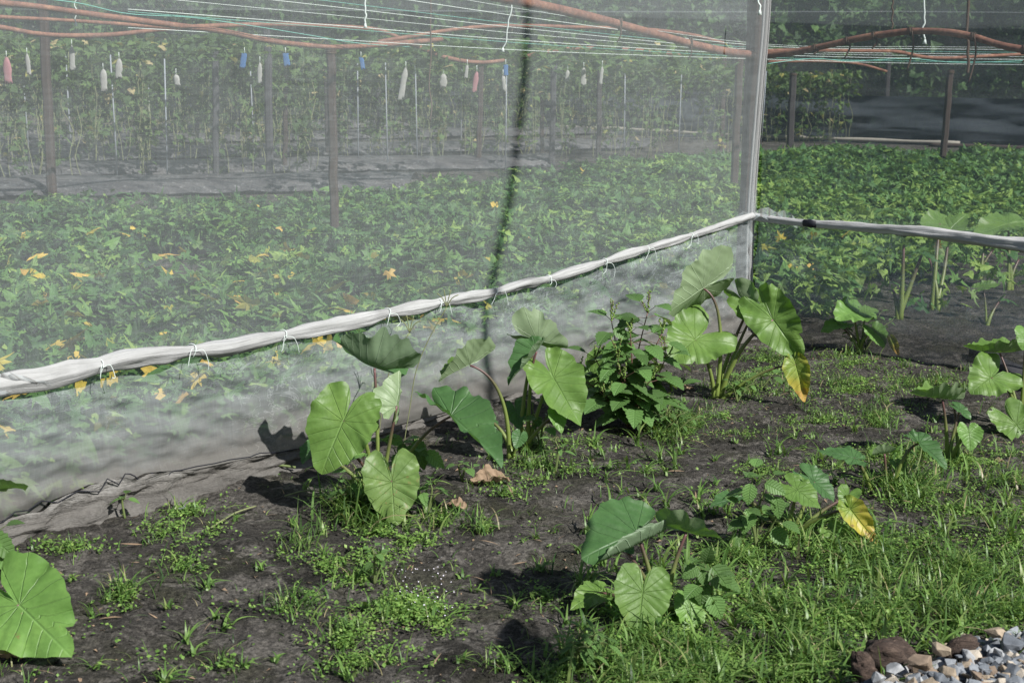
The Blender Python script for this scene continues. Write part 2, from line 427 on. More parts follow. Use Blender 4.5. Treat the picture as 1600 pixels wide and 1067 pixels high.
def cloth_mat(name, c1, c2, rough=.8):
    m, nt, out = newmat(name); N = NT(nt)
    uv = N.n('ShaderNodeUVMap', uv_map='UVMap').outputs[0]
    s = N.noise(1, 5, .65, N.mapping(uv, (2.2, 42, 1), (0, 0, .02)), 1.5); big = N.noise(2.5, 4, vec=uv)
    c = N.mix(s, c1, c2); c = N.mix(N.ramp(big, [(.55, 0), (.75, .6)]), c, tuple(q * .55 for q in c1))
    gr = N.noise(90, 2, vec=uv); c = N.mix(N.ramp(gr, [(.72, 0), (.78, .8)]), c, (.08, .07, .06))
    p = N.n('ShaderNodeBsdfPrincipled'); N.l(c, p.inputs['Base Color']); p.inputs['Roughness'].default_value = rough
    p.inputs['Specular IOR Level'].default_value = .2
    N.l(N.bump(s, .8, .01), p.inputs['Normal']); N.l(p.outputs[0], out.inputs[0]); return m
M['hem'] = cloth_mat('rolled_net_hem', (.22, .22, .215), (.58, .59, .59))
M['hem_backlit'] = cloth_mat('rolled_net_hem_backlit', (.22, .22, .22), (.74, .74, .74))  # copy of the hem, colour lightened to offset the shade of the backlit wall

def skirt_mat():
    m, nt, out = newmat('muddy_fabric'); N = NT(nt)
    uv = N.n('ShaderNodeUVMap', uv_map='UVMap').outputs[0]; pos = N.n('ShaderNodeNewGeometry').outputs['Position']
    a = N.noise(1.6, 6, .65, uv, 1.0); b = N.noise(1, 5, .7, N.mapping(uv, (3, 16, 1), (0, 0, .3)), 2.5); f = N.noise(70, 4, .7, pos)
    sp = N.n('ShaderNodeSeparateXYZ'); N.l(pos, sp.inputs[0])
    c = N.mix(a, (.14, .133, .124), (.29, .28, .265)); c = N.mix(N.ramp(b, [(.52, 0), (.72, .6)]), c, (.34, .335, .32))
    mud = N.ramp(N.math('ADD', sp.outputs[2], N.math('MULTIPLY', N.noise(6, 5, .7, pos), -.16)), [(-.03, 1), (.03, 0)])
    c = N.mix(N.math('MULTIPLY', mud, .55), c, (.075, .068, .06))
    c = N.mix(1.0, c, N.ramp(f, [(.3, .8), (.7, 1.15)]), 'MULTIPLY')
    p = N.n('ShaderNodeBsdfPrincipled'); N.l(c, p.inputs['Base Color']); p.inputs['Roughness'].default_value = .85; p.inputs['Specular IOR Level'].default_value = .15
    N.l(N.bump(N.math('ADD', b, a), .9, .03), p.inputs['Normal']); N.l(p.outputs[0], out.inputs[0]); return m
M['skirt'] = skirt_mat()

def rust_mat():
    m, nt, out = newmat('rusty_pipe'); N = NT(nt)
    obj = N.n('ShaderNodeTexCoord').outputs['Object']
    n1 = N.noise(9, 6, .65, obj); n2 = N.noise(45, 4, .6, obj)
    c = N.ramp(n1, [(.25, (.10, .045, .032)), (.5, (.21, .095, .062)), (.7, (.32, .165, .10)), (.85, (.40, .29, .17))])
    c = N.mix(1.0, c, N.ramp(n2, [(.3, .7), (.7, 1.2)]), 'MULTIPLY')
    p = N.n('ShaderNodeBsdfPrincipled'); N.l(c, p.inputs['Base Color']); p.inputs['Roughness'].default_value = .75
    N.l(N.bump(n2, .5, .004), p.inputs['Normal']); N.l(p.outputs[0], out.inputs[0]); return m
M['rust'] = rust_mat()
def mulch_mat():
    m, nt, out = newmat('plastic_mulch'); N = NT(nt)
    pos = N.n('ShaderNodeNewGeometry').outputs['Position']
    n1 = N.noise(2, 6, .65, N.mapping(pos, (.6, 2.4, 1)), 1); n2 = N.noise(14, 5, .7, pos, 1)
    c = N.mix(N.ramp(n1, [(.4, 0), (.65, 1)]), (.04, .04, .045), (.13, .125, .125))
    c = N.mix(N.ramp(n2, [(.58, 0), (.66, .7)]), c, (.34, .34, .34))  # pale patches paint the glare of light on the plastic
    p = N.n('ShaderNodeBsdfPrincipled'); N.l(c, p.inputs['Base Color']); p.inputs['Roughness'].default_value = .45
    N.l(N.bump(n2, .9, .05), p.inputs['Normal']); N.l(p.outputs[0], out.inputs[0]); return m
M['mulch'] = mulch_mat()
def rock_mat():
    m, nt, out = newmat('stone'); N = NT(nt)
    a = N.n('ShaderNodeAttribute', attribute_name='tint').outputs['Fac']
    c = N.ramp(a, [(0, (.13, .145, .165)), (.35, (.24, .26, .285)), (.6, (.33, .34, .35)), (.75, (.36, .29, .21)), (.9, (.24, .18, .13)), (1, (.45, .40, .33))], 'CONSTANT')
    pos = N.n('ShaderNodeNewGeometry').outputs['Position']
    n = N.noise(28, 6, .65, pos); c = N.mix(1.0, c, N.ramp(n, [(.3, .65), (.7, 1.3)]), 'MULTIPLY')
    p = N.n('ShaderNodeBsdfPrincipled'); N.l(c, p.inputs['Base Color']); p.inputs['Roughness'].default_value = .75
    N.l(N.bump(N.noise(90, 5, .7, pos), .6, .006), p.inputs['Normal']); N.l(p.outputs[0], out.inputs[0]); return m
M['rock'] = rock_mat()
def wood_mat():
    m, nt, out = newmat('rotten_wood'); N = NT(nt)
    obj = N.n('ShaderNodeTexCoord').outputs['Object']
    n = N.noise(9, 7, .7, N.mapping(obj, (1, 5, 5)), 1.2); b = N.noise(5, 4, vec=obj)
    c = N.ramp(n, [(.3, (.022, .015, .012)), (.5, (.075, .050, .038)), (.7, (.17, .12, .09))])
    c = N.mix(N.ramp(b, [(.5, 0), (.7, .7)]), c, (.05, .045, .043))
    p = N.n('ShaderNodeBsdfPrincipled'); N.l(c, p.inputs['Base Color']); p.inputs['Roughness'].default_value = .85
    N.l(N.bump(n, 1, .02), p.inputs['Normal']); N.l(p.outputs[0], out.inputs[0]); return m
M['wood'] = wood_mat()

# ------------------------------------------------------------------ walls of the net house: plan
A0 = gnd(0, 852); A1 = gnd(1172, 522)
dA = (A1 - A0).normalized(); NA = Vector((dA.y, -dA.x, 0)).normalized()   # towards the camera side
B0 = A1.copy(); B1 = gnd(1600, 592)
dB = (B1 - B0).normalized(); NB = Vector((dB.y, -dB.x, 0)).normalized()
def onA(px, py): return on_line(px, py, A0, NA)
def onB(px, py): return on_line(px, py, B0, NB)
LA = (A1 - A0).length; LB = (B1 - B0).length
print('A0', A0, 'A1', A1, 'B1', B1)
TOPZ = 3.3
yf = gnd(1400, 226).y; WS = -.4; yf0 = yf + .4 * 11   # far wall of the net house

# ------------------------------------------------------------------ ground
def ground_h(x, y):
    h = (fbm(x * .9, y * .9, 3, 1) - .45) * .07 + (fbm(x * 6, y * 6, 3, 2) - .45) * .045 + (fbm(x * 17, y * 17, 3, 3) - .45) * .030 + (fbm(x * 42, y * 42, 2, 5) - .4) * .010
    return h
def build_ground():
    # one sheet whose grid lines are dense near the camera and grow sparser to the horizon
    def axis(lo, hi, step, far):
        a = list(np.arange(lo, hi, step)); d = step
        while a[-1] < far: d *= 1.25; a.append(a[-1] + d)
        d = step
        while a[0] > -far: d *= 1.25; a.insert(0, a[0] - d)
        return np.array(a)
    xs = axis(-2.6, 3.6, .013, 300); ys = axis(3.3, 8.9, .014, 300)
    X, Y = np.meshgrid(xs, ys)
    Z = ground_h(X, Y)
    far = np.clip((np.hypot(X, Y) - 30) / 30, 0, 1); Z = Z * (1 - far)
    V = np.stack([X, Y, Z], -1).reshape(-1, 3)
    nx, ny = len(xs), len(ys)
    i = np.arange(ny - 1)[:, None] * nx + np.arange(nx - 1)[None, :]
    i = i.ravel(); Fq = np.stack([i, i + 1, i + nx + 1, i + nx], 1)
    o = mesh_np('ground', V, Fq, M['soil'], smooth=True)
    tag(o, 'dark damp soil of the garden plot with dry grey patches', 'ground', kind='structure')
build_ground()
def G(px, py):
    p = gnd(px, py)
    for _ in range(2):
        p = gnd(px, py, float(ground_h(np.array(p.x), np.array(p.y))))
    return p

# ------------------------------------------------------------------ net panels
def net_panel(name, P0, d, N, L, z0f, z1f, mat, parent, nu, nv, amp, wl, s0=0, seed=0, gather=0.0):
    """grid in the wall plane; z0f / z1f give the lower and upper edge at distance s; amp = ripple depth"""
    u = np.linspace(s0, L, nu); v = np.linspace(0, 1, nv)
    Uu, Vv = np.meshgrid(u, v)
    z0 = np.array([z0f(s) for s in u]); z1 = np.array([z1f(s) for s in u])
    Z = z0[None, :] * (1 - Vv) + z1[None, :] * Vv
    off = (fbm(Uu * wl + seed, Z * wl * 1.3, 4, seed) - .47) * amp
    if gather:
        off += gather * np.abs(np.sin(Uu * 9 + 3 * vnoise(Uu * 3, Z * 4, 2) + Z * 6)) * np.clip(1 - np.abs(Vv - 1) * 2.2, 0, 1) * .5
        off += gather * (fbm(Uu * 5 + Z * 8, Z * 9 - Uu * 2, 3, 3) - .45) * 1.5
    if gather:
        off += (fbm(Uu * 11 + 3 * fbm(Uu * 2, Z * 2, 2, 1), Z * 17 + Uu * 6, 3, 6) - .45) * .020
    env = np.clip(np.minimum(Vv, 1 - Vv) * 12, .05, 1)
    off = off * env
    X = P0.x + d.x * Uu + N.x * off; Y = P0.y + d.y * Uu + N.y * off
    V = np.stack([X, Y, Z], -1).reshape(-1, 3); uv = np.stack([Uu, Z], -1).reshape(-1, 2)
    i = (np.arange(nv - 1)[:, None] * nu + np.arange(nu - 1)[None, :]).ravel()
    return mesh_np(name, V, np.stack([i, i + 1, i + nu + 1, i + nu], 1), mat, parent, smooth=True, origin=tuple(parent.location), uv=uv)

def path_fn(pts, P0, d):
    """interpolate wall points given as world points to z(s)"""
    ss = [(p - P0).dot(d) for p in pts]; zz = [p.z for p in pts]
    o = np.argsort(ss); ss = np.array(ss)[o]; zz = np.array(zz)[o]
    return lambda s: float(np.interp(s, ss, zz))
hemA_px = [(-160, 634), (-60, 612), (0, 600), (60, 591), (100, 582), (150, 570), (190, 560), (240, 553), (295, 547), (350, 542), (400, 531), (435, 524), (500, 511), (560, 500), (600, 489), (660, 478), (700, 468), (765, 457), (810, 444), (850, 436), (900, 422), (940, 409), (1005, 389), (1070, 370), (1130, 350), (1172, 337)]
hemA = [onA(*p) for p in hemA_px]; zA = path_fn(hemA, A0, dA)
hemB_px = [(1178, 337), (1215, 343), (1260, 348), (1310, 352), (1360, 356), (1400, 358), (1440, 362), (1500, 369), (1560, 377), (1600, 382), (1680, 392), (1760, 402)]
hemB = [onB(*p) for p in hemB_px]; zB = path_fn(hemB, B0, dB)
skA_px = [(-160, 862), (0, 812), (40, 800), (60, 798), (75, 782), (110, 768), (140, 755), (165, 750), (185, 743), (205, 748), (225, 738), (250, 735), (300, 733), (400, 712), (480, 698), (600, 668), (800, 615), (1000, 562), (1172, 514)]
skA = [onA(*p) for p in skA_px]; zS = path_fn(skA, A0, dA)

wallA = empty('net_wall', tuple(A0), 'long sunlit white insect net wall from the left edge to the corner post', 'net wall')
net_panel('upper_net', A0, dA, NA, LA, lambda s: zA(s), lambda s: TOPZ, M['net_up'], wallA, 160, 60, .05, 1.1, s0=-2.2, seed=1)
net_panel('lower_net', A0, dA, NA, LA, lambda s: zS(s) - .004, lambda s: zA(s), M['net_low'], wallA, 420, 60, .10, 2.2, s0=-2.2, seed=2, gather=.035)
# skirt: hangs from the lacing and spreads on the soil
def skirt():
    nu, nv = 620, 20
    u = np.linspace(-2.2, LA, nu); v = np.linspace(0, 1, nv); Uu, Vv = np.meshgrid(u, v)
    top = np.array([zS(s) for s in u]); Z = top[None, :] * (1 - Vv) - .015 * Vv
    off = .02 + .05 * Vv ** 2 * (0.5 + fbm(Uu * 1.2, Vv * 1.5, 3, 4)) + (fbm(Uu * 3, Vv * 3, 3, 5) - .45) * .09 * Vv + (fbm(Uu * 9 + 2 * Vv, Vv * 4, 4, 2) - .45) * .05 + .012 * np.sin(Uu * 34 + 5 * fbm(Uu * 2, Vv * 2, 2, 3)) * Vv
    X = A0.x + dA.x * Uu + NA.x * off; Y = A0.y + dA.y * Uu + NA.y * off
    V = np.stack([X, Y, Z], -1).reshape(-1, 3); uv = np.stack([Uu, Z + 5], -1).reshape(-1, 2)
    i = (np.arange(nv - 1)[:, None] * nu + np.arange(nu - 1)[None, :]).ravel()
    mesh_np('skirt', V, np.stack([i, i + 1, i + nu + 1, i + nu], 1), M['skirt'], wallA, origin=tuple(A0), uv=uv)
skirt()
def hem(pts, r0, r1, parent, ties=(), name='rolled_hem', seed=0, mat='hem'):
    P = smooth_path(pts, 14); n = len(P); k = 18; V = []; uv = []
    s = 0
    for i, p in enumerate(P):
        t = (P[min(i + 1, n - 1)] - P[max(i - 1, 0)]).normalized(); u = t.cross(Vector((0, 0, 1))).normalized(); v = u.cross(t)
        if i: s += (P[i] - P[i - 1]).length
        f = i / (n - 1); r = r0 * (1 - f) + r1 * f
        near = min([abs((p - q).length) for q in ties] + [9]); r *= .62 + .38 * min(1, near / .13)
        r *= .85 + .45 * float(vnoise(s * 3, seed))
        for j in range(k):
            a = 2 * math.pi * j / k
            rr = r * (1 + .42 * (float(vnoise(s * 2.6 + 5, j * .9 * 1.0 + seed)) - .5) + .13 * math.sin(5 * a + s * 2.5) + .10 * math.sin(3 * a - s * 7 + 2 * math.sin(s * 3)) + .25 * (float(vnoise(s * 14, j * .8)) - .5))
            V.append(p + (u * math.cos(a) * .85 + v * math.sin(a) * 1.15) * rr); uv.append((s, j / k * .25))
    Fq = [(i * k + j, i * k + (j + 1) % k, (i + 1) * k + (j + 1) % k, (i + 1) * k + j) for i in range(n - 1) for j in range(k)]
    return mesh_np(name, [tuple(p) for p in V], np.array(Fq), M[mat], parent, origin=tuple(parent.location), uv=uv)
tieA_px = [(150, 572), (295, 547), (437, 524), (600, 489), (680, 474), (768, 456), (852, 436), (940, 409), (1006, 389), (1075, 368)]
tiesA = [onA(*p) for p in tieA_px]
hem([p + NA * .02 for p in hemA], .033, .019, wallA, tiesA)
for ti, p in enumerate(tiesA):
    mb = MB(); r = (.033 * (1 - ti / 10) + .019 * ti / 10) * .74; c = p + NA * .02
    rnd = random.Random(ti * 5 + 1)
    ring = []
    for j in range(17):
        a = 2 * math.pi * j / 16; ring.append(c + NA * math.cos(a) * r + Vector((0, 0, 1)) * math.sin(a) * r * 1.25 + dA * .006 * math.sin(a * 2))
    mb.tube(ring, .0018, 5, cap=False)
    for e in range(2):
        sgn = -1 if e == 0 else 1
        L = rnd.uniform(.04, .12); s0 = c + NA * r
        q = [s0, s0 + NA * .015 + dA * sgn * L * .3 + Vector((0, 0, rnd.uniform(-.01, .02))), s0 + NA * .02 + dA * sgn * L * .5 - Vector((0, 0, L * rnd.uniform(.2, .6))), s0 + NA * .015 + dA * sgn * L * rnd.uniform(.3, .9) - Vector((0, 0, L * rnd.uniform(.5, 1)))]
        mb.tube(smooth_path(q, 5), .0015, 5)
    mb.build('twine_tie', M['twine'], wallA)
mb = MB(); q = []
lac = [(-30, 822), (0, 812), (18, 797), (38, 795), (60, 780), (85, 783), (115, 765), (150, 766), (162, 746), (180, 755), (190, 738), (205, 742), (215, 750), (232, 737), (250, 748), (262, 735), (275, 733), (300, 727), (330, 722), (355, 716), (385, 712), (400, 706), (430, 705), (455, 700), (480, 697)]
q = [onA(*p) + NA * .024 for p in lac]
mb.tube(smooth_path(q, 2), .0026, 5); mb.build('lacing_cord', M['black_cord'], wallA)
# scrap of loose net over the hem at the left edge
mb = MB()
c = onA(22, 585) + NA * .03
V = []; 
for i in range(7):
    for j in range(7):
        a, b = i / 6, j / 6
        V.append(tuple(c + dA * (-.14 + .26 * a - .08 * b) + Vector((0, 0, -.05 + .12 * b * (1 - .6 * a))) + NA * (.03 * math.sin(a * 7 + b * 4))))
mb.add(V, [(i * 7 + j, i * 7 + j + 1, (i + 1) * 7 + j + 1, (i + 1) * 7 + j) for i in range(6) for j in range(6)])
sc_ = mb.build('loose_net_flap', M['net_low'], wallA)
l_ = sc_.data.uv_layers.new(name='UVMap')

wallB = empty('net_wall', tuple(B0), 'darker backlit insect net wall right of the corner post', 'net wall')
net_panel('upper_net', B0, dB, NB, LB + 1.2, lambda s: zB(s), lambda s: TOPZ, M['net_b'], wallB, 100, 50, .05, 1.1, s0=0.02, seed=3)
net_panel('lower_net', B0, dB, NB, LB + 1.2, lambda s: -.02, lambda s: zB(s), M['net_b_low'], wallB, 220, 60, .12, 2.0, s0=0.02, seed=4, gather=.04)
hem([p + NB * .02 for p in hemB], .020, .030, wallB, [], seed=3, mat='hem_backlit')
mb = MB(); q = [onB(x, y) + NB * .02 for x, y in ((1259, 348), (1279, 350))]
mb.tube([q[0], q[0].lerp(q[1], .5), q[1]], [.024, .027, .024], 12); mb.build('black_wrap', M['black_cord'], wallB)
# wooden sill board lying along the foot of the right wall
sb = empty('ground_board', tuple(onB(1560, 575)), 'weathered grey board lying along the foot of the right net', 'board')
mb = MB()
p0 = G(1528, 556) + Vector((0, 0, .03)); p1 = G(1640, 622) + Vector((0, 0, .03))
t = (p1 - p0).normalized(); s_ = Vector((t.y, -t.x, 0)).normalized()
V = []
for i in range(9):
    for sx, sz in ((-.06, -.03), (-.06, .022), (-.04, .03), (.05, .028), (.06, .018), (.06, -.03)):
        V.append(tuple(p0.lerp(p1, i / 8) + s_ * sx + Vector((0, 0, sz + .008 * math.sin(i * 2.1)))))
mb.add(V, [(i * 6 + j, i * 6 + (j + 1) % 6, (i + 1) * 6 + (j + 1) % 6, (i + 1) * 6 + j) for i in range(8) for j in range(6)] + [(0, 1, 2, 3), (0, 3, 4, 5), (51, 50, 49, 48), (53, 52, 51, 48)])
mb.build('board', M['post_grey'], sb)

# corner post with bunched net edge
cp = empty('corner_post', tuple(A1), 'tall weathered corner post where the two net walls meet', 'post')
def square_post(mb, base, top, hw, k=12, wob=.006, seed=0):
    V = []
    rnd = random.Random(seed)
    for i in range(k + 1):
        p = base.lerp(top, i / k) + Vector((rnd.uniform(-wob, wob), rnd.uniform(-wob, wob), 0))
        c = hw * .25
        for sx, sy in ((-1, -.6), (-.6, -1), (.6, -1), (1, -.6), (1, .6), (.6, 1), (-.6, 1), (-1, .6)):
            V.append(tuple(p + Vector((sx * hw, sy * hw, 0))))
    Fq = [(i * 8 + j, i * 8 + (j + 1) % 8, (i + 1) * 8 + (j + 1) % 8, (i + 1) * 8 + j) for i in range(k) for j in range(8)]
    n = k * 8
    Fq += [(n, n + 1, n + 2, n + 3), (n, n + 3, n + 4, n + 7), (n + 4, n + 5, n + 6, n + 7)]
    mb.add(V, Fq)
mb = MB(); b = at(1157, 522, A1.y + .06); b.z = -.05; tp = at(1180, 0, A1.y + .1); tp = b + (tp - b) * ((TOPZ - b.z) / (tp.z - b.z))
square_post(mb, b, tp, .045, 18, .005, 3); mb.build('timber', M['post_brown'], cp, smooth=False)
mb = MB(); path = [at(x, y, A1.y - .02) for x, y in ((1172, 524), (1171, 430), (1174, 330), (1181, 230), (1190, 120), (1197, 40), (1202, -60), (1206, -160))]
path[0].z = 0
mb.tube(smooth_path(path, 8), .016, 8)
mb.tube([p + Vector((-.022, -.012, 0)) for p in smooth_path(path, 8)], .009, 6)
mb.tube([p + Vector((.018, -.006, 0)) for p in smooth_path(path, 8)], .006, 6)
o = mb.build('gathered_net_edge', M['hem'], cp); o.data.uv_layers.new(name='UVMap')
# hem knot flap at the corner
mb = MB(); c = at(1185, 333, A1.y - .06)
V = []
for i in range(9):
    for j in range(7):
        a, b2 = i / 8 - .5, j / 6 - .5
        V.append(tuple(c + Vector((a * .42 + .06, -.04 * math.cos(a * 5) + .02 * b2, -.13 * a * a * 4 * .5 + b2 * .06 + .02 * math.sin(a * 17 + b2 * 5)))))
mb.add(V, [(i * 7 + j, i * 7 + j + 1, (i + 1) * 7 + j + 1, (i + 1) * 7 + j) for i in range(8) for j in range(6)])
o = mb.build('loose_net_flap', M['net_low'], cp); o.data.uv_layers.new(name='UVMap')
mb = MB(); c = at(1150, 400, A1.y - .04)
V = []
for i in range(8):
    for j in range(12):
        a, b2 = i / 7, j / 11
        p = at(1108 + a * 62 - 4 * b2, 352 - 12 * a + b2 * (150), A1.y - .12 - .02 * math.sin(a * 9 + b2 * 5))
        V.append(tuple(p))
o = None

# roof net
rf = empty('roof_net', (0, 14, TOPZ + .1), 'pale net roof stretched over the growing area', 'net roof')
V = []; Q = []
farY = 38
poly = [A0 - dA * 2.2, A1, B0 + dB * (LB + 1.2)]
rows = 22
bl = []
for i in range(rows + 1):
    f = i / rows
    bl.append(f)
edge = [A0 - dA * 2.2, A0 + dA * LA * .5, A1, B0 + dB * (LB + 1.2) + Vector((0, 0, 0))]
edge = [(-9, 4.2), (-4.5, 4.6), (edge[0].x, edge[0].y), (edge[1].x, edge[1].y), (A1.x, A1.y), (edge[3].x, edge[3].y), (8, 6), (16, 6)]
for i, (x, y) in enumerate(edge):
    for j in range(rows + 1):
        yy = y + (farY - y) * j / rows; xx = x + (x * 1.6) * j / rows
        V.append((xx, yy - 0, TOPZ + .12 * math.sin(j * .8 + i) * (j > 0)))
for i in range(len(edge) - 1):
    for j in range(rows):
        Q.append((i * (rows + 1) + j, (i + 1) * (rows + 1) + j, (i + 1) * (rows + 1) + j + 1, i * (rows + 1) + j + 1))
uv = [(v[0], v[1]) for v in V]
mesh_np('net_sheet', V, np.array(Q), M['net_roof'], rf, origin=tuple(rf.location), uv=uv)

# ------------------------------------------------------------------ pipes and beams overhead
def pipe(name, pts, r, mat, label, cat, group, k=10, taper=None, sub=6):
    P = smooth_path([at(*p) for p in pts], sub)
    o = empty(name, tuple(P[0]), label, cat, group)
    mb = MB(); n = len(P)
    rs = [r * (.9 + .05 * math.sin(i * .37)) for i in range(n)]
    mb.tube(P, rs, k); mb.build('shaft', mat, o); return o, P
YA = lambda px, e=.12: onA(px, 300).y + e
YB = lambda px, e=.12: onB(px, 300).y + e
pg = 'rusty support pipes under the net roof'
o, PA = pipe('rusty_pipe', [(px, py, YA(px)) for px, py in ((560, -60), (700, -22), (780, -3), (850, 10), (950, 34), (1050, 61), (1100, 74), (1150, 83), (1200, 86))], .027, M['rust'], 'thickest rusty pipe sloping down along the sunlit net to the corner post', 'pipe', pg)
for x in (963, 1082):
    mb = MB(); c = min(PA, key=lambda p: abs((p - CAM).normalized().dot(ray(x, 40 if x < 1000 else 66)) - 1))
    for kk in range(2):
        mb.tube([c + Vector((0.012 * kk, math.cos(a) * .032, math.sin(a) * .032)) for a in np.linspace(0, 6.28, 12)], .005, 5, cap=False)
    mb.tube(smooth_path([c + Vector((0, -.03, 0)), c + Vector((.01, -.035, -.05)), c + Vector((-.01, -.03, -.10))], 4), .004, 5)
    mb.build('binding', M['rope_brown'], o)
o, PB = pipe('rusty_pipe', [(px, py, YB(min(px, 1750), .15)) for px, py in ((1196, 87), (1240, 82), (1290, 72), (1340, 61), (1390, 53), (1430, 49), (1480, 51), (1520, 58), (1560, 70), (1600, 78), (1700, 92), (1780, 96))], .024, M['rust'], 'arched rusty pipe behind the right net wall', 'pipe', pg)
for x, y, dl in ((1275, 72, 10), (1325, 62, 25), (1362, 57, 20), (1425, 50, 60), (1519, 57, 70), (1600, 78, 20)):
    mb = MB(); c = min(PB, key=lambda p: abs((p - CAM).normalized().dot(ray(x, y)) - 1))
    for kk in range(3):
        mb.tube([c + Vector((0.010 * kk - .01, math.cos(a) * .025, math.sin(a) * .025)) for a in np.linspace(0, 6.28, 12)], .0035, 5, cap=False)
    e = dl / FPX * c.y
    mb.tube(smooth_path([c + Vector((0, -.028, .0)), c + Vector((.015, -.03, -e * .4)), c + Vector((-.015, -.03, -e))], 4), [.006] * 8 + [.002], 5)
    mb.build('binding', M['rope_brown'], o)
pipes = [
 ([(-60, -2, 9.5), (0, 5, 9.6), (60, 11, 9.8), (150, 24, 10), (250, 37, 10.3), (350, 50, 10.8), (420, 64, 11.3), (480, 71, 11.7), (530, 74, 11.9), (600, 70, 12.5), (690, 62, 13.2)], .026, 'rusty pipe sagging from the upper left to the brown post'),
 ([(-60, 22, 13), (0, 27, 13), (80, 31, 13.3), (160, 36, 13.6), (240, 42, 14), (290, 43, 14.4)], .022, 'thin rusty pipe second from the top at the left edge'),
 ([(-60, 38, 15), (0, 43, 15.2), (50, 52, 15.5), (100, 56, 15.8), (170, 55, 16), (240, 48, 16.3), (310, 42, 16.6), (400, 39, 17), (480, 40, 17.3), (560, 44, 17.6), (600, 50, 17.8), (650, 72, 18), (700, 91, 18.2), (750, 98, 18.4), (800, 93, 18.6), (850, 83, 18.8), (900, 76, 19), (980, 78, 19.5), (1080, 88, 20)], .032, 'wavy rusty pipe lowest at the left edge and dipping near the middle'),
 ([(590, 66, 13.5), (640, 58, 13.7), (700, 48, 14), (760, 42, 14.3), (830, 41, 14.6), (900, 43, 15), (1000, 46, 15.3), (1080, 55, 15.6), (1130, 68, 15.8)], .024, 'rusty pipe bowing upward under the taut strings'),
 ([(1190, 80, 13), (1260, 79, 13.5), (1340, 80, 14), (1400, 81, 14.5), (1440, 89, 15), (1480, 91, 15.4), (1540, 88, 16), (1600, 85, 16.5), (1700, 80, 17)], .021, 'thin rusty pipe just below the arched one on the right'),
 ([(1200, 97, 17), (1280, 96, 17.3), (1340, 100, 17.6), (1385, 112, 18)], .02, 'short drooping rusty rod behind the right net'),
]
for pts, r, lab in pipes:
    pipe('rusty_pipe', pts, r, M['rust'], lab, 'pipe', pg)

# taut strings of the trellis
rs_ = random.Random(4)
ys_l = [-36, -17, 3, 11, 24, 40, 44, 62]
for i, yl in enumerate(ys_l):
    yr = 70 + i * 3.2 + rs_.uniform(-1, 1); col = 'twine_green' if i in (2, 6) else 'twine'
    pts = [(200, yl - (yr - yl) * .46 - 4, 7.2 + i * .45), (520, yl, 8.4 + i * .5), (860, yl + (yr - yl) * .52 + 3, 10 + i * .5), (1195, yr, 12.5 + i * .5), (1450, yr + 4 + i * .4, 15 + i * .5), (1720, yr + 6 + i * .5, 19 + i * .5)]
    P = smooth_path([at(*p) for p in pts], 5)
    mb = MB(); mb.tube(P, [.0016, .0024, .0018, .0021][i % 4] + .0001 * i, 4)
    o = empty('trellis_string', tuple(P[0]), None, 'string', 'taut strings of the overhead trellis')
    o['label'] = 'green taut string of the overhead trellis' if col == 'twine_green' else 'white taut string of the overhead trellis'
    mb.build('strand', M[col], o)
for pts, lab in (([(30, -5, 9), (120, 5, 9.4), (200, 22, 9.8), (300, 28, 10.4), (400, 42, 11), (480, 55, 11.6), (560, 68, 12), (640, 74, 13)], 'slack turquoise string winding along the sagging left pipe'),
                 ([(1200, 100, 12), (1270, 92, 12.4), (1330, 96, 13), (1420, 92, 13.5), (1500, 98, 14), (1640, 94, 15)], 'slack turquoise string below the right pipes')):
    P = smooth_path([at(*p) for p in pts], 6); mb = MB(); mb.tube(P, .0035, 4)
    o = empty('loose_string', tuple(P[0]), lab, 'string'); mb.build('strand', M['twine_green'], o)
# hanging ends
for i, (x, y0, y1, Y, mt, w_, lab) in enumerate([(571, -10, 37, 9, 'twine', .006, 'white cord end hanging over the middle left beds'), (800, 5, 75, 10, 'twine', .005, 'white slanting cord end left of the thick pipe'), (118, -5, 35, 10, 'twine', .004, 'thin white cord end hanging at the upper left'),
        (673, -10, 190, 11.2, 'rope_brown', .007, 'long dark dangling strip with frayed tail near the middle'), (1186, -10, 16, 8.3, 'twine', .006, 'white cord end beside the top of the corner post'), (1443, -5, 62, 9.0, 'twine', .006, 'white cord with a dropper end over the arched pipe'),
        (1512, -10, 115, 8.6, 'rope_brown', .010, 'pale brown strap looped over the arched pipe'), (1395, -10, 46, 9, 'rope_brown', .006, 'dark cord hanging above the top of the arched pipe')]):
    n = 9; rnd = random.Random(i); P = []
    for k in range(n):
        f = k / (n - 1); P.append(at(x + rnd.uniform(-1.3, 1.3) * (1 + f) + (-12 * f if i == 1 else 0), y0 + (y1 - y0) * f, Y))
    mb = MB(); mb.tube(smooth_path(P, 4), w_, 5)
    if mt == 'twine': mb.tube([P[-1], P[-1] - Vector((0, 0, .03))], [.006, .014], 6)
    o = empty('loose_rope', tuple(P[0]), lab, 'cord', 'cords hanging from the roof'); mb.build('strand', M[mt], o)

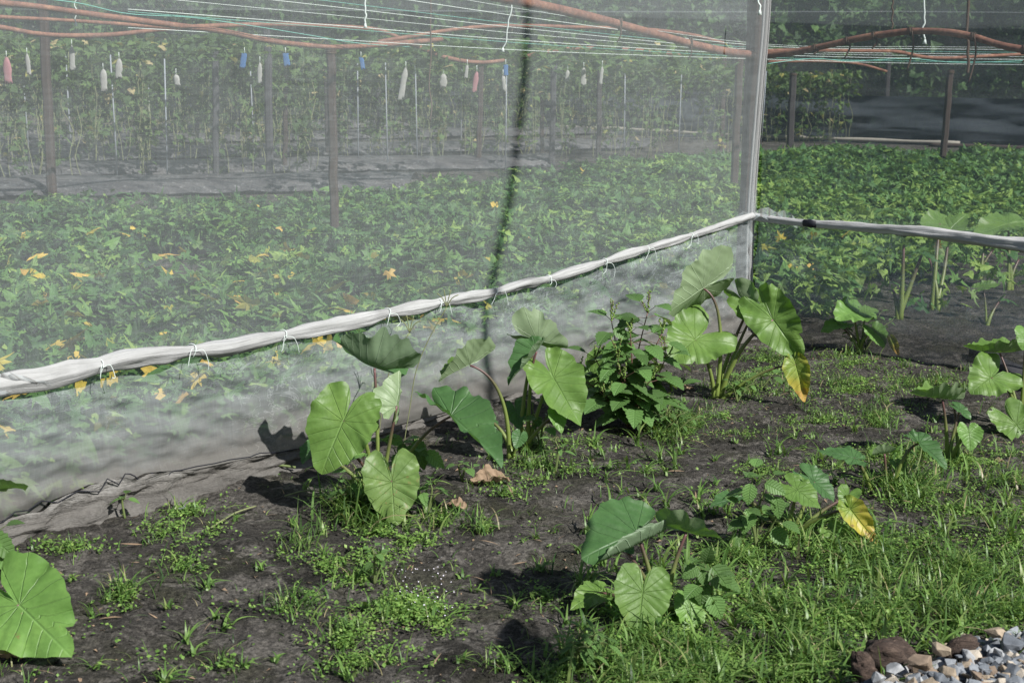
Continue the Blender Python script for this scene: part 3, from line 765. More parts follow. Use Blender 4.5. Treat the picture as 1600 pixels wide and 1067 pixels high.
# ------------------------------------------------------------------ posts inside
POSTS = [ # bottom px,py, top px, top z, half width px, material, label
 (82, 312, 70, 2.6, 6.5, 'post_brown', 'thick brown post standing farthest left in the beds'),
 (524, 402, 517, 1.93, 6.5, 'post_brown', 'nearest brown post carrying the sagging rusty pipe'),
 (422, 292, 418, 2.3, 5.5, 'post_grey', 'thick grey post left of the nearest brown post'),
 (338, 290, 336, 2.3, 4.5, 'post_grey', 'grey post between the two pale stakes'),
 (445, 272, 447, 1.9, 3.5, 'post_brown', 'slim brown post below the blue card'),
 (747, 264, 753, 2.3, 4, 'post_brown', 'reddish brown post beside the pink bag'),
 (862, 264, 866, 2.0, 4.5, 'post_grey', 'blue grey post right of the dark shadow line'),
 (847, 246, 848, 1.8, 3.2, 'post_brown', 'short rusty post just left of the blue grey post'),
 (935, 250, 938, 1.9, 3.8, 'post_dark', 'dark post with a white rag at its top'),
 (1127, 236, 1132, 2.2, 3.5, 'post_brown', 'slim brown post well behind the corner post'),
 (1145, 322, 1156, 2.2, 5.5, 'post_brown', 'leaning brown post just left of the corner post'),
 (1234, 230, 1241, 1.9, 5, 'post_dark', 'dark post just right of the corner post'),
 (1381, 222, 1390, 2.6, 3.5, 'post_dark', 'slim dark post in the middle of the right bay'),
 (1471, 274, 1488, 1.95, 4.5, 'post_brown', 'brown post standing in the sweet potatoes on the right'),
 (30, 205, 30, 2.0, 3, 'post_dark', 'dark post far behind at the left edge'),
 (195, 200, 196, 2.0, 3, 'post_grey', 'grey post far behind the first pale stake'),
 (308, 230, 308, 1.9, 2.6, 'post_dark', 'short dark post far behind among the vines on the left'),
 (362, 218, 362, 1.9, 2.8, 'post_dark', 'dark post far behind under the white blossoms'),
 (590, 225, 592, 2.4, 3, 'post_grey', 'grey post far behind right of the nearest brown post'),
 (512, 245, 510, 2.3, 3.4, 'post_dark', 'dark post hidden partly by the nearest brown post'),
 (1010, 222, 1012, 2.2, 3, 'post_dark', 'dark slim post in the shaded part right of centre'),
 (1302, 214, 1306, 2.4, 2.6, 'post_dark', 'thin dark post against the black cloth'),
 (1560, 214, 1566, 2.4, 2.8, 'post_dark', 'thin dark post near the right edge against the black cloth')]
for i, (bx, by, tx, tz, hw, mt, lab) in enumerate(POSTS):
    b = gnd(bx, by); b.z = -.03
    t = at(tx, 80, b.y); t = b + (t - b) * ((tz - b.z) / (t.z - b.z))
    o = empty('post', tuple(b), lab, 'post', 'posts inside the net house')
    mb = MB(); square_post(mb, b, t, hw / FPX * b.y, 10, .008, i)
    mb.build('timber', M[mt], o, smooth=False)
    if i in (1, 13, 5, 11):
        mb = MB()
        for kk in range(3):
            c = t - Vector((0, 0, .03 + .015 * kk)); rr = hw / FPX * b.y * 1.25
            mb.tube([c + Vector((math.cos(a) * rr, math.sin(a) * rr, 0)) for a in np.linspace(0, 6.28, 11)], .006, 5, cap=False)
        mb.build('binding', M['rope_brown'], o)
STAKES = [(113, 272), (184, 283), (262, 292), (652, 262), (720, 250), (790, 267), (47, 262), (236, 250), (398, 262), (560, 262), (606, 268), (975, 252), (1060, 245), (1188, 245)]
swords = ['stake farthest left', 'pale stake under the white bag left of centre', 'pale stake under the pale rag', 'stake below the torn plastic', 'stake left of the pink bag', 'stake under the blue and white bag']
for i, (bx, by) in enumerate(STAKES):
    b = gnd(bx, by); o = empty('plant_stake', tuple(b), 'thin pale vertical stake among the climbing vines', 'stake', 'pale stakes of the trellis')
    mb = MB(); mb.tube([b, b + Vector((random.uniform(-.05, .05), 0, 1.9))], .011, 6); mb.build('rod', M['stake'], o)

# ------------------------------------------------------------------ leaf templates
def T_potato(kind):
    """lobed sweet potato leaf, length 1, tip along +y"""
    if kind == 0: out = [(0, -.03), (-.15, -.18), (-.40, -.22), (-.60, -.06), (-.28, .07), (-.54, .46), (-.16, .30), (-.10, .62), (0, 1.05), (.10, .62), (.16, .30), (.54, .46), (.28, .07), (.60, -.06), (.40, -.22), (.15, -.18)]
    elif kind == 1: out = [(0, -.04), (-.2, -.2), (-.5, -.12), (-.42, .12), (-.34, .4), (-.16, .7), (0, 1), (.16, .7), (.34, .4), (.42, .12), (.5, -.12), (.2, -.2)]
    else: out = [(0, -.05), (-.3, -.25), (-.72, -.02), (-.3, .1), (-.5, .5), (-.15, .38), (-.08, .75), (0, 1.1), (.08, .75), (.15, .38), (.5, .5), (.3, .1), (.72, -.02), (.3, -.25)]
    V = [(0, .22, .0)] + [(x, y, -.16 * abs(x) ** 1.3 * 1.5 - .22 * max(0, y - .2) ** 2 + .05 * ((i % 2) - .5)) for i, (x, y) in enumerate(out)]
    n = len(out); Ft = [(0, 1 + (i + 1) % n, 1 + i) for i in range(n)]
    return np.array(V, dtype=np.float32), np.array(Ft)
def T_oval(n=3, w=.28, fold=.25, droop=.3):
    V = []; ys = np.linspace(0, 1, n + 1)
    for y in ys:
        hw = w * math.sin(math.pi * min(1, max(.0, y)) ** .8) if 0 < y < 1 else 0.0
        z = -droop * y * y
        V += [(-hw, y, z + fold * hw), (0, y, z), (hw, y, z + fold * hw)]
    Fq = []
    for i in range(n):
        Fq += [(i * 3, i * 3 + 1, i * 3 + 4, i * 3 + 3), (i * 3 + 1, i * 3 + 2, i * 3 + 5, i * 3 + 4)]
    tri = []
    for q in Fq: tri += [(q[0], q[1], q[2]), (q[0], q[2], q[3])]
    return np.array(V, dtype=np.float32), np.array(tri)
def rotmats(yaw, pitch, roll):
    cy, sy = np.cos(yaw), np.sin(yaw); cp_, sp_ = np.cos(pitch), np.sin(pitch); cr, sr = np.cos(roll), np.sin(roll)
    z = np.zeros_like(yaw); o = np.ones_like(yaw)
    Rz = np.stack([cy, -sy, z, sy, cy, z, z, z, o], -1).reshape(-1, 3, 3)
    Rx = np.stack([o, z, z, z, cp_, -sp_, z, sp_, cp_], -1).reshape(-1, 3, 3)
    Ry = np.stack([cr, z, sr, z, o, z, -sr, z, cr], -1).reshape(-1, 3, 3)
    return Rz @ Rx @ Ry
def scatter(T, pos, Rm, sc, tint):
    """returns V, F, tint arrays of the joined leaves; templates T chosen round robin"""
    Vs = []; Fs = []; Ts = []; n0 = 0; N = len(pos); which = np.arange(N) % len(T)
    for k, (tv, tf) in enumerate(T):
        idx = np.where(which == k)[0]
        if not len(idx): continue
        P = np.einsum('nij,vj->nvi', Rm[idx], tv) * (sc[idx][:, None, None] if sc.ndim == 1 else sc[idx][:, None, :]) + pos[idx][:, None, :]
        Vs.append(P.reshape(-1, 3)); nv = len(tv)
        Fs.append((tf[None] + (np.arange(len(idx)) * nv)[:, None, None]).reshape(-1, tf.shape[1]) + n0)
        Ts.append(np.repeat(tint[idx], nv)); n0 += len(idx) * nv
    return np.concatenate(Vs), np.concatenate(Fs), np.concatenate(Ts)

# ------------------------------------------------------------------ sweet potato beds
def side(px, py_, P0, N): pass
def inside(x, y, m=.15):
    a = (x - A0.x) * NA.x + (y - A0.y) * NA.y < -m
    b = (x - B0.x) * NB.x + (y - B0.y) * NB.y < -m
    return a | b
# project world points to the photograph (for choosing where beds lie)
Rn, Un, Fn, Cn = (np.array(v) for v in (R, U, F, CAM))
def proj(P):
    d = P - Cn; z = d @ Fn; return 800 + FPX * (d @ Rn) / z, 533.5 - FPX * (d @ Un) / z
def bed_density(x, y):
    P = np.stack([x, y, np.zeros_like(x)], -1); px, py = proj(P)
    d = np.ones_like(x)
    # far limit: mulch begins behind
    lim = np.interp(px, [-400, 0, 200, 560, 800, 1000, 1180, 1250, 1700], [356, 350, 346, 332, 300, 270, 254, 248, 252])
    d *= np.clip((py - lim) / 8, 0, 1)
    # bare strip left of the near post
    g = np.exp(-(((px - 290) / 170) ** 2 + ((py - 438 + (px - 290) * .05) / 24) ** 2)); d *= 1 - .97 * np.clip(g * 1.6, 0, 1)
    # thin near the foot of the net
    dist = -((x - A0.x) * NA.x + (y - A0.y) * NA.y)
    sparse = np.clip((dist - .10) / 1.1, .16, 1)
    d *= np.where(px < 1172, sparse, 1)
    # bare soil with taro behind the right net
    d *= np.where((px > 1330) & (py > 400 + (1600 - px) * .22), .04, 1)
    d *= np.clip((510 - py) / 40, 0, 1) ** .5 * (px > 1160) + (px <= 1160)
    return d
def beds():
    N = 620000
    # sample with density falling off with distance (far leaves are only a few pixels anyway)
    r = 4.8 + 33 * RNG.random(N) ** 1.25; a = (RNG.random(N) - .5) * 1.0
    x = r * np.sin(a); y = r * np.cos(a)
    keep = inside(x, y) & (RNG.random(N) < bed_density(x, y)) & (x / y < .46) & (x / y > -.46)
    clump = fbm(x * 1.6, y * 1.6, 3, 6)
    keep &= RNG.random(N) < np.clip((clump - .30) * 5, .12, 1)
    x, y, clump = x[keep], y[keep], clump[keep]; n = len(x)
    row = .5 + .5 * np.sin((y + .22 * x) * 2 * np.pi / 1.9 + 1.5 * fbm(x * .5, y * .5, 2, 1))
    keep2 = RNG.random(n) < np.where(y < 14, .30 + .9 * row, 1); x, y, clump, row = x[keep2], y[keep2], clump[keep2], row[keep2]; n = len(x)
    h = .03 + (.10 + .26 * row) * .6 + .26 * np.clip(fbm(x * 1.3 + 4, y * 1.9, 4, 4) - .22, 0, 1) * 1.3
    z = h * (1 - .75 * RNG.random(n) ** 1.6)
    rr = np.hypot(x, y)
    sc = (.066 + .062 * RNG.random(n) ** 1.5) * np.clip(rr / 17, 1.0, 1.6)
    yaw = RNG.random(n) * 6.28; pitch = RNG.normal(-.2, .6, n); roll = RNG.normal(0, .55, n)
    lit = np.clip((x - 1.0) / 2, 0, 1) * np.clip((24 - rr) / 8, 0, 1)  # sunlit part of the right field, painted as lighter leaf tint
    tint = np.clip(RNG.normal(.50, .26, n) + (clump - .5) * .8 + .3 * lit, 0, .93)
    yl = RNG.random(n) < np.where((x < -.3) & (rr < 12.5), .007, np.where(rr < 13, .0015, .0001)); tint[yl] = RNG.uniform(.965, .995, yl.sum()); sc[yl] *= 1.3; z[yl] = h[yl] + .01
    slim = np.array([.78, 1.12, 1.0], dtype=np.float32)
    V, Ft, T = scatter([(a_ * slim, b_) for a_, b_ in (T_potato(0), T_potato(1), T_potato(2))], np.stack([x, y, z], -1), rotmats(yaw, pitch, roll), sc, tint)
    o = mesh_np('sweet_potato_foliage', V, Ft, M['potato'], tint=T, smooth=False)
    tag(o, 'knee high lobed sweet potato foliage with a few yellow leaves inside the nets', 'ground cover', kind='stuff')
    print('potato leaves', n)
beds()

# ------------------------------------------------------------------ mulch sheets and far ground line
for i, (y0, y1, xl, xr) in enumerate([(318, 296, -100, 640), (288, 272, -100, 860), (262, 249, -100, 1020), (238, 228, -100, 1080), (220, 211, -100, 1170)]):
    P00 = gnd(xl, y0 - 3); P10 = gnd(xr, y0 - 32 * (xr / 1170)); dp = (gnd(400, y0).y, gnd(400, y1).y); wdt = dp[1] - dp[0]
    nu, nv = 120, 14; u = np.linspace(0, 1, nu); v = np.linspace(0, 1, nv); Uu, Vv = np.meshgrid(u, v)
    X = P00.x + (P10.x - P00.x) * Uu; Y = P00.y + (P10.y - P00.y) * Uu + wdt * .85 * Vv
    Z = .05 + .18 * np.sin(Vv * math.pi) ** .6 + (fbm(X * 2, Y * 3, 4, i) - .45) * .10
    Vt = np.stack([X, Y, Z], -1).reshape(-1, 3); q = (np.arange(nv - 1)[:, None] * nu + np.arange(nu - 1)[None, :]).ravel()
    o = mesh_np('mulch_sheet', Vt, np.stack([q, q + 1, q + nu + 1, q + nu], 1), M['mulch'], origin=(P00.x, P00.y, 0))
    tag(o, ['crinkled dark plastic mulch ridge nearest to the sweet potatoes', 'second dark plastic mulch ridge from the sweet potatoes', 'third dark plastic mulch ridge, under the vines', 'fourth dark plastic mulch ridge, deep under the vines', 'farthest dark plastic mulch ridge under the vines'][i], 'plastic mulch', 'plastic mulch ridges')

# ------------------------------------------------------------------ climbing vines on strings
def vine_mesh(seed):
    rg = np.random.default_rng(seed); n = 190
    z = np.concatenate([rg.uniform(.15, 2.0, n // 3), 2.05 - np.abs(rg.normal(0, .42, n - n // 3))]); z = np.clip(z, .1, 2.15)
    sp = .10 + .20 * np.clip(z - .9, 0, 1)
    x = rg.normal(0, 1, n) * sp; y = rg.normal(0, 1, n) * sp
    sc = rg.uniform(.09, .16, n)
    return scatter([T_potato(1), T_potato(0)], np.stack([x, y, z], -1), rotmats(rg.random(n) * 6.28, rg.normal(-.7, .4, n), rg.normal(0, .4, n)), sc, np.clip(rg.normal(.5, .25, n), 0, 1))
vproto = []
for s in range(5):
    V, Ft, T = vine_mesh(40 + s)
    me_f = mesh_np('foliage', V, Ft, M['vine'], tint=T, smooth=False)
    mb = MB(); rnd = random.Random(s)
    for q in range(5):
        mb.tube(smooth_path([Vector((rnd.uniform(-.09, .09) + .14 * q - .3, rnd.uniform(-.05, .05), zz)) for zz in (0, .4, .8, 1.2, 1.6, 2.0)], 3), .006, 5)
    me_s = mb.build('stem', M['vine_stem'], None, origin=(0, 0, 0))
    vproto.append((me_f, me_s))
vi = 0
vlist = []
for row, (yb, step) in enumerate([(286, 62), (262, 50), (240, 44), (224, 38), (212, 34)]):
    px = -30 + row * 13
    while px < (1150 if row > 0 else 620):
        slope = -30 * (px / 1170)
        jitter = random.uniform(-10, 10)
        b = gnd(px + jitter, yb + slope * (.6 if row < 4 else .2))
        if not (row < 2 and random.random() < .25): vlist.append(b)
        px += step
for px in list(range(1190, 1330, 30)):
    Yv = yf0 - 1.8 + WS * 7; pv = at(px, 200, Yv); vlist.append(Vector((pv.x, Yv, 0)))
for b in vlist:
    o = empty('climbing_vine', (b.x, b.y, 0), 'climbing vine trained up a vertical string inside the net house', 'vine', 'vines climbing the trellis')
    f, s = vproto[vi % 5]
    sc = random.uniform(.9, 1.08); rz = random.random() * 6.28
    if vi < 5: cf, cs = f, s
    else:
        cf, cs = f.copy(), s.copy(); COL.objects.link(cf); COL.objects.link(cs)
    cf.parent = o; cs.parent = o; o.rotation_euler = (0, 0, rz); o.scale = (1, 1, sc); vi += 1
print('vines', vi)

# overhead tangle of vine leaves on the flat string canopy
def canopy():
    N = 26000; x = RNG.uniform(-14, 12, N); y = RNG.uniform(17, 36, N)
    k = (fbm(x * .7, y * .7, 3, 2) > .40) & (x < 0.09 * y + 1.6 * (RNG.random(N)))
    x, y = x[k], y[k]; n = len(x); z = 2.02 + RNG.normal(0, .10, n)
    V, Ft, T = scatter([T_potato(1)], np.stack([x, y, z], -1), rotmats(RNG.random(n) * 6.28, RNG.normal(-.3, .4, n), RNG.normal(0, .4, n)), RNG.uniform(.10, .17, n), np.clip(RNG.normal(.5, .25, n), 0, 1))
    tag(mesh_np('vine_canopy', V, Ft, M['vine'], tint=T, smooth=False), 'flat tangle of vine leaves spread over the overhead strings', 'vine canopy', kind='stuff')
canopy()

# fruit bags and cards hanging from the strings
def bag(px, y0, y1, wpx, Y, mt, lab, cat='bag'):
    c = at(px, y0, Y); hgt = (y1 - y0) / FPX * Y; hw = wpx / 2 / FPX * Y
    o = empty('blue_card' if mt == 'bag_blue' else 'fruit_bag', tuple(c), lab, cat, 'bags and cards hanging in the vines')
    mb = MB(); rnd = random.Random(int(px)); tl = rnd.uniform(-.22, .22); V = []; rows_, k = 9, 10
    for i in range(rows_):
        f = i / (rows_ - 1)
        if mt == 'bag_blue': wq, dq = hw, hw * .12
        else: wq = hw * (.22 + .78 * min(1, (f * 4) ** .6)) * (1 + .1 * math.sin(f * 9 + px)); dq = hw * .35 * min(1, f * 5 + .1) * (1 - .7 * f)
        for j in range(k):
            a = 2 * math.pi * j / k
            V.append(tuple(c + Vector((tl * f * hgt + math.cos(a) * wq * .85 * (1 + rnd.uniform(-.14, .14)), math.sin(a) * dq, -hgt * f + rnd.uniform(-.01, .01)))))
    Fq = [(i * k + j, (i + 1) * k + j, (i + 1) * k + (j + 1) % k, i * k + (j + 1) % k) for i in range(rows_ - 1) for j in range(k)]
    mb.add(V, Fq, [((rows_ - 1) * k, (rows_ - 1) * k + j + 1, (rows_ - 1) * k + j) for j in range(1, k - 1)])
    mb.build('bag', M[mt], o)
    mb = MB(); mb.tube([c, c + Vector((0, 0, .07))], .004, 4); mb.build('string', M['twine'], o)
for b in [(10, 90, 129, 15, 15, 'bag_pink', 'large pink bag hanging at the left edge'), (42, 84, 115, 8, 17, 'bag_white', 'narrow white bag next to the large pink bag'), (112, 72, 108, 10, 16, 'bag_white', 'white bag hanging high over a stake right of the left post'),
          (161, 108, 141, 12, 17, 'bag_white', 'grey white bag hanging low near a stake'), (186, 92, 122, 12, 15.5, 'bag_white', 'white bag on top of the second pale stake'), (275, 117, 133, 10, 16, 'bag_white', 'small square white bag under yellow leaves'),
          (382, 84, 106, 11, 16, 'bag_blue', 'blue card left of the thin white bag'), (406, 98, 129, 8, 16, 'bag_white', 'thin white bag between the two blue cards'), (446, 84, 103, 11, 16, 'bag_blue', 'blue card on the slim brown post'),
          (564, 90, 108, 8, 17, 'bag_blue', 'small blue bag right of the nearest brown post'), (634, 106, 154, 11, 16, 'bag_white', 'long torn white bag in the middle'), (730, 102, 122, 6, 17, 'bag_white', 'slim white bag left of the small pink bag'),
          (745, 112, 143, 9, 16, 'bag_pink', 'small pink bag beside the reddish post'), (790, 102, 118, 8, 17, 'bag_blue', 'blue topped bag near the dark shadow line'), (786, 118, 142, 7, 17, 'bag_white', 'white bag just below the blue topped bag'),
          (693, 116, 136, 12, 19, 'bag_white', 'dull wide white bag between the long torn bag and the pink bag'), (887, 110, 127, 8, 18, 'bag_white', 'small white bag right of the dark shadow line'), (912, 106, 133, 9, 18, 'bag_white', 'pale fluttering bag left of the dark post'), (941, 104, 130, 6, 17, 'bag_white', 'white rag tied to the dark post')]:
    o_lab = b[6]
    bag(*b[:6], o_lab, 'card' if 'card' in o_lab else 'bag')

# ------------------------------------------------------------------ far side of the net house
fw = empty('back_net_wall', (0, yf, 0), 'black shade cloth wall along the far side of the net house', 'net wall')
def wall_sheet(name, x0, x1, y, z0, z1, mat, parent, amp, seed, yslope=0):
    nu, nv = 150, 30; Uu, Vv = np.meshgrid(np.linspace(x0, x1, nu), np.linspace(0, 1, nv)); Z = z0 + (z1 - z0) * Vv
    Yy = y + yslope * Uu + (fbm(Uu * .8, Z * 2.5, 4, seed) - .45) * amp
    V = np.stack([Uu, Yy, Z], -1).reshape(-1, 3); i = (np.arange(nv - 1)[:, None] * nu + np.arange(nu - 1)[None, :]).ravel()
    return mesh_np(name, V, np.stack([i, i + 1, i + nu + 1, i + nu], 1), mat, parent, origin=tuple(parent.location), uv=np.stack([Uu, Z], -1).reshape(-1, 2))
wall_sheet('shade_cloth', -26, 26, yf0, .0, 1.32, M['net_black'], fw, .7, 1, WS)
wall_sheet('shade_cloth', -26, 26, yf0 - .25, .0, .42, M['net_black'], fw, .4, 2, WS)
wall_sheet('upper_net', -26, 26, yf0 + .3, 1.25, TOPZ + 1.4, M['net_far'], fw, .3, 3, WS)
P = [Vector((x_, yf0 + WS * x_ - .9, 0)) for x_ in (1.2, 3.5, 6, 9, 12)]
o = empty('ground_pipe', tuple(P[0]), 'long pale pipe lying on the soil in front of the black cloth', 'pipe')
mb = MB(); P = [Vector((p.x, p.y, .17 + .05 * math.sin(p.x * 2))) for p in P]; mb.tube(smooth_path(P, 6), [.05 + .012 * math.sin(i * 1.7) for i in range(25)], 8); mb.build('shaft', M['skirt_line'], o)
P = [Vector((x_, yf0 + WS * x_ - 1.1, 0)) for x_ in (11.2, 13, 16)]
o = empty('ground_pipe', tuple(P[0]), 'dull brown pipe lying behind the sweet potatoes at the right edge', 'pipe')
mb = MB(); mb.tube(smooth_path([Vector((p.x, p.y, .06)) for p in P], 6), .06, 8); mb.build('shaft', M['post_brown'], o)

# ------------------------------------------------------------------ trees beyond
def tree_mesh(seed, hgt, rad):
    rg = np.random.default_rng(seed); mb = MB(); rnd = random.Random(seed)
    top = Vector((rnd.uniform(-.4, .4), 0, hgt * .7))
    mb.tube(smooth_path([Vector((0, 0, -.1)), Vector((.1, 0, hgt * .25)), Vector((-.1, .1, hgt * .5)), top], 4), [.16 - .009 * i for i in range(13)], 7)
    centers = []
    for i in range(14):
        a = rnd.random() * 6.28; zz = hgt * rnd.uniform(.12, .95); rr = rad * rnd.uniform(.2, .9) * math.sin(min(1, zz / hgt + .15) * 2.6 + .3)
        c = Vector((math.cos(a) * rr, math.sin(a) * rr, zz)); centers.append((c, rad * rnd.uniform(.35, .6)))
        mb.tube([Vector((0, 0, zz * .7)), c * .6 + Vector((0, 0, zz * .3)), c], [.05, .035, .015], 5)
    n = 2600; w = rg.integers(0, 14, n); P = np.zeros((n, 3))
    C = np.array([tuple(c) for c, r in centers]); Rr = np.array([r for c, r in centers])
    d = rg.normal(0, 1, (n, 3)); d /= np.linalg.norm(d, axis=1)[:, None]
    P = C[w] + d * (Rr[w] * rg.random(n) ** .4)[:, None] * np.array([1, 1, .75])
    V, Ft, T = scatter([T_oval(2, .3), T_potato(1)], P, rotmats(rg.random(n) * 6.28, rg.normal(-.4, .6, n), rg.normal(0, .6, n)), rg.uniform(.16, .30, n), np.clip(rg.normal(.45, .25, n) + rg.random(14)[w] * .4 - .2, 0, 1))
    f = mesh_np('crown', V, Ft, M['tree_leaf'], tint=T, smooth=False); t = mb.build('trunk', M['bark'], None, origin=(0, 0, 0))
    return f, t
tproto = [tree_mesh(90 + i, h, r) for i, (h, r) in enumerate([(6.0, 2.0), (4.6, 1.7), (7.0, 2.4)])]
rnd = random.Random(8)
for i in range(30):
    x = -19 + i * 1.32 + rnd.uniform(-.4, .4); y = yf0 + WS * x + 2.6 + rnd.uniform(0, 3) + (i % 2) * 2
    o = empty('tree', (x, y, 0), 'leafy green tree standing beyond the far net', 'tree', 'trees beyond the far net')
    f, t = tproto[i % 3]
    if i >= 3: f, t = f.copy(), t.copy(); COL.objects.link(f); COL.objects.link(t)
    f.parent = o; t.parent = o; o.rotation_euler = (0, 0, rnd.random() * 6.28)
# dark hedge mass behind the trees
def hedge():
    N = 30000; x = RNG.uniform(-34, 34, N); z = RNG.random(N) ** .8 * (5.5 + 2 * fbm(x * .3, x * 0, 3, 1)); y = yf0 + WS * x + 11 + RNG.normal(0, .8, N)
    V, Ft, T = scatter([T_oval(2, .38)], np.stack([x, y, z], -1), rotmats(RNG.random(N) * 6.28, RNG.normal(-.3, .6, N), RNG.normal(0, .6, N)), RNG.uniform(.45, .8, N), RNG.random(N) * .5)
    tag(mesh_np('hedge', V, Ft, M['tree_leaf'], tint=T, smooth=False), 'dense dark green thicket closing the view far behind the nets', 'thicket', kind='stuff')
hedge()

# ------------------------------------------------------------------ taro
def taro_leaf(parent, a, t, nrm, mat, w=.55, back=.55, cup=.25, droop=.15, wave=.03, seed=0, label=None, fold=0.0, curl=0.0, name='leaf'):
    """a = attachment point, t = tip point; nrm = upper-side direction"""
    yv = (t - a); L = yv.length; yv.normalize(); n = (nrm - yv * nrm.dot(yv)).normalized(); xv = yv.cross(n)
    na, nr = 72, 14; rnd = random.Random(seed); ph = rnd.random() * 6; V = []; uv = []
    # outline: angle from the tip direction
    ths = np.linspace(-math.pi, math.pi, na + 1); nick = {rnd.randrange(4, na - 4) for _ in range(rnd.choice((0, 1, 2, 3)))}
    key_t = [0, .12, .3, .55, .85, 1.2, 1.57, 1.95, 2.3, 2.6, 2.85, 3.02, math.pi]
    key_r = [1.0, .93, .80, .70, .635, .60, .585, .60, .65, .70, .66, .42, .16]
    V.append((0, 0, 0)); uv.append((0, 0))
    for j, th in enumerate(ths):
        at_ = abs(th); r = float(np.interp(at_, key_t, key_r))
        bk = max(0, -math.cos(at_)); r *= (1 - bk) + bk * back / .62
        x1 = math.sin(th) * r; y1 = math.cos(th) * r
        x1 *= w / .58
        r_w = 1 + .022 * math.sin(th * 9 + ph) + .018 * math.sin(th * 17 + ph * 2) - (.10 if j in nick else 0)
        for i in range(1, nr + 1):
            f = i / nr; x = x1 * f * r_w; y = y1 * f * r_w
            rr = math.hypot(x, y)
            z = cup * (abs(x) ** 1.5) * 1.2 + fold * abs(x) - droop * max(0, y) ** 2 - droop * .6 * max(0, -y) ** 2
            z += wave * math.sin(th * 8 + ph) * f ** 3 + wave * .7 * math.sin(th * 13 + ph * 3) * f ** 4
            z += wave * 1.2 * (math.sin(x * 7 + ph) * math.cos(y * 6 + ph)) * f
            # pleats between the veins
            z += .015 * math.cos((abs(x) * .75 - y) * 5.2 * 2 * math.pi) * f * min(1, abs(x) * 5)
            if curl:
                side_ = max(0, (x * (1 if curl > 0 else -1)) - .22)
                z += abs(curl) * min(side_, .14) * 1.9; x -= (1 if curl > 0 else -1) * side_ * 1.1
            V.append((x, y, z)); uv.append((x1 * f, y1 * f))
    Vw = [tuple(a + (xv * q[0] + yv * q[1] + n * q[2]) * L) for q in V]
    Fq = []; F3 = []
    for j in range(na):
        b0 = 1 + j * nr; b1 = 1 + (j + 1) * nr
        F3.append((0, b1, b0))
        for i in range(nr - 1): Fq.append((b0 + i, b1 + i, b1 + i + 1, b0 + i + 1))
    o = mesh_np(name, Vw, [np.array(Fq), np.array(F3)], M[mat], parent, origin=tuple(parent.location), uv=uv)
    if label: o['label'] = label
    return o
def petiole(parent, base, a, ctrl=None, r0=.011, r1=.0045, name='petiole'):
    mid = ctrl if ctrl is not None else Vector((base.x * .75 + a.x * .25, base.y * .75 + a.y * .25, base.z + (a.z - base.z) * .62))
    P = []
    for i in range(17):
        t = i / 16; P.append(base * (1 - t) ** 2 + mid * 2 * t * (1 - t) + a * t * t)
    mb = MB(); n = len(P); rs = [(r0 * (1 - (i / (n - 1)) ** .8) + r1 * (i / (n - 1)) ** .8) for i in range(n)]
    mb.tube(P, rs, 8)
    mb.T[-1] = np.concatenate([np.repeat(np.linspace(0, 1, n), 8), [0, 1]]).astype(np.float32)
    return mb.build(name, M['petiole'], parent)
def taro(base_px, label, leaves, group='taro plants in the foreground plot', Y=None, extra=0):
    b = G(*base_px); b.z -= .02
    root = empty('taro_plant', tuple(b), label, 'taro plant', group)
    for i, lf in enumerate(leaves):
        lf = dict(lf); ap, tp_ = lf.pop('a'), lf.pop('t'); da = lf.pop('da', 0); dt = lf.pop('dt', 0); n = Vector(lf.pop('n')).normalized()
        mat = lf.pop('m', 'taro'); ctrl = lf.pop('c', None); lab = lf.pop('lab', None); nop = lf.pop('nop', False); pr = lf.pop('pr', 1.0)
        A = at(ap[0], ap[1], b.y + da); T = at(tp_[0], tp_[1], b.y + da + dt)
        fb = Vector((b.x + random.uniform(-.025, .025), b.y + random.uniform(-.02, .02), b.z))
        if not nop:
            cw = at(ctrl[0], ctrl[1], b.y + da * .6) if ctrl else None
            petiole(root, fb, A - n * .003, cw, .012 * pr, .0045 * pr)
        taro_leaf(root, A, T, n, mat, seed=hash(base_px) % 99 + i, label=lab, **lf)
    return root
# n: direction the upper side faces (x right, y away from the camera, z up)
taro((598, 788), 'large taro with broad lit leaves left of centre by the net', [
    dict(a=(585, 574), t=(513, 548), n=(-.05, .42, .9), w=.62, back=.78, cup=.9, droop=-.35, wave=.06, m='taro_dark', da=.1, dt=-.05, c=(590, 640)),
    dict(a=(536, 658), t=(499, 741), n=(-.05, -.85, .45), w=.60, back=.66, cup=.10, droop=.12, wave=.03, m='taro', da=-.12, dt=-.10, c=(575, 640), lab='broad bright green leaf facing the camera'),
    dict(a=(619, 634), t=(629, 578), n=(-.75, .65, .15), w=.55, back=.40, cup=.7, droop=-.1, wave=.04, m='taro_light', da=.0, dt=.08, c=(607, 700), lab='small upright leaf showing its pale underside'),
    dict(a=(612, 753), t=(617, 821), n=(0.05, -.85, .5), w=.62, back=.76, cup=.06, droop=.10, wave=.03, m='taro_spotted', da=-.22, dt=-.08, c=(596, 700), lab='yellowish leaf with brown specks'),
    dict(a=(704, 650), t=(790, 714), n=(.28, -.30, .92), w=.34, back=.50, cup=.0, fold=.75, droop=.18, wave=.03, m='taro_dark', da=-.05, dt=-.22, c=(640, 680), lab='long folded leaf reaching right'),
    dict(a=(487, 700), t=(470, 722), n=(-.2, -.3, .8), w=.6, back=.6, m='taro_dark', da=.1, dt=-.05, c=(540, 720)),
    dict(a=(555, 712), t=(532, 722), n=(-.1, -.3, .9), w=.5, back=.5, cup=.3, m='taro_light', da=-.1, dt=-.08, c=(575, 730)),
    dict(a=(600, 770), t=(608, 786), n=(.4, -.3, .8), w=.5, m='taro_dark', da=-.05, dt=-.05)])
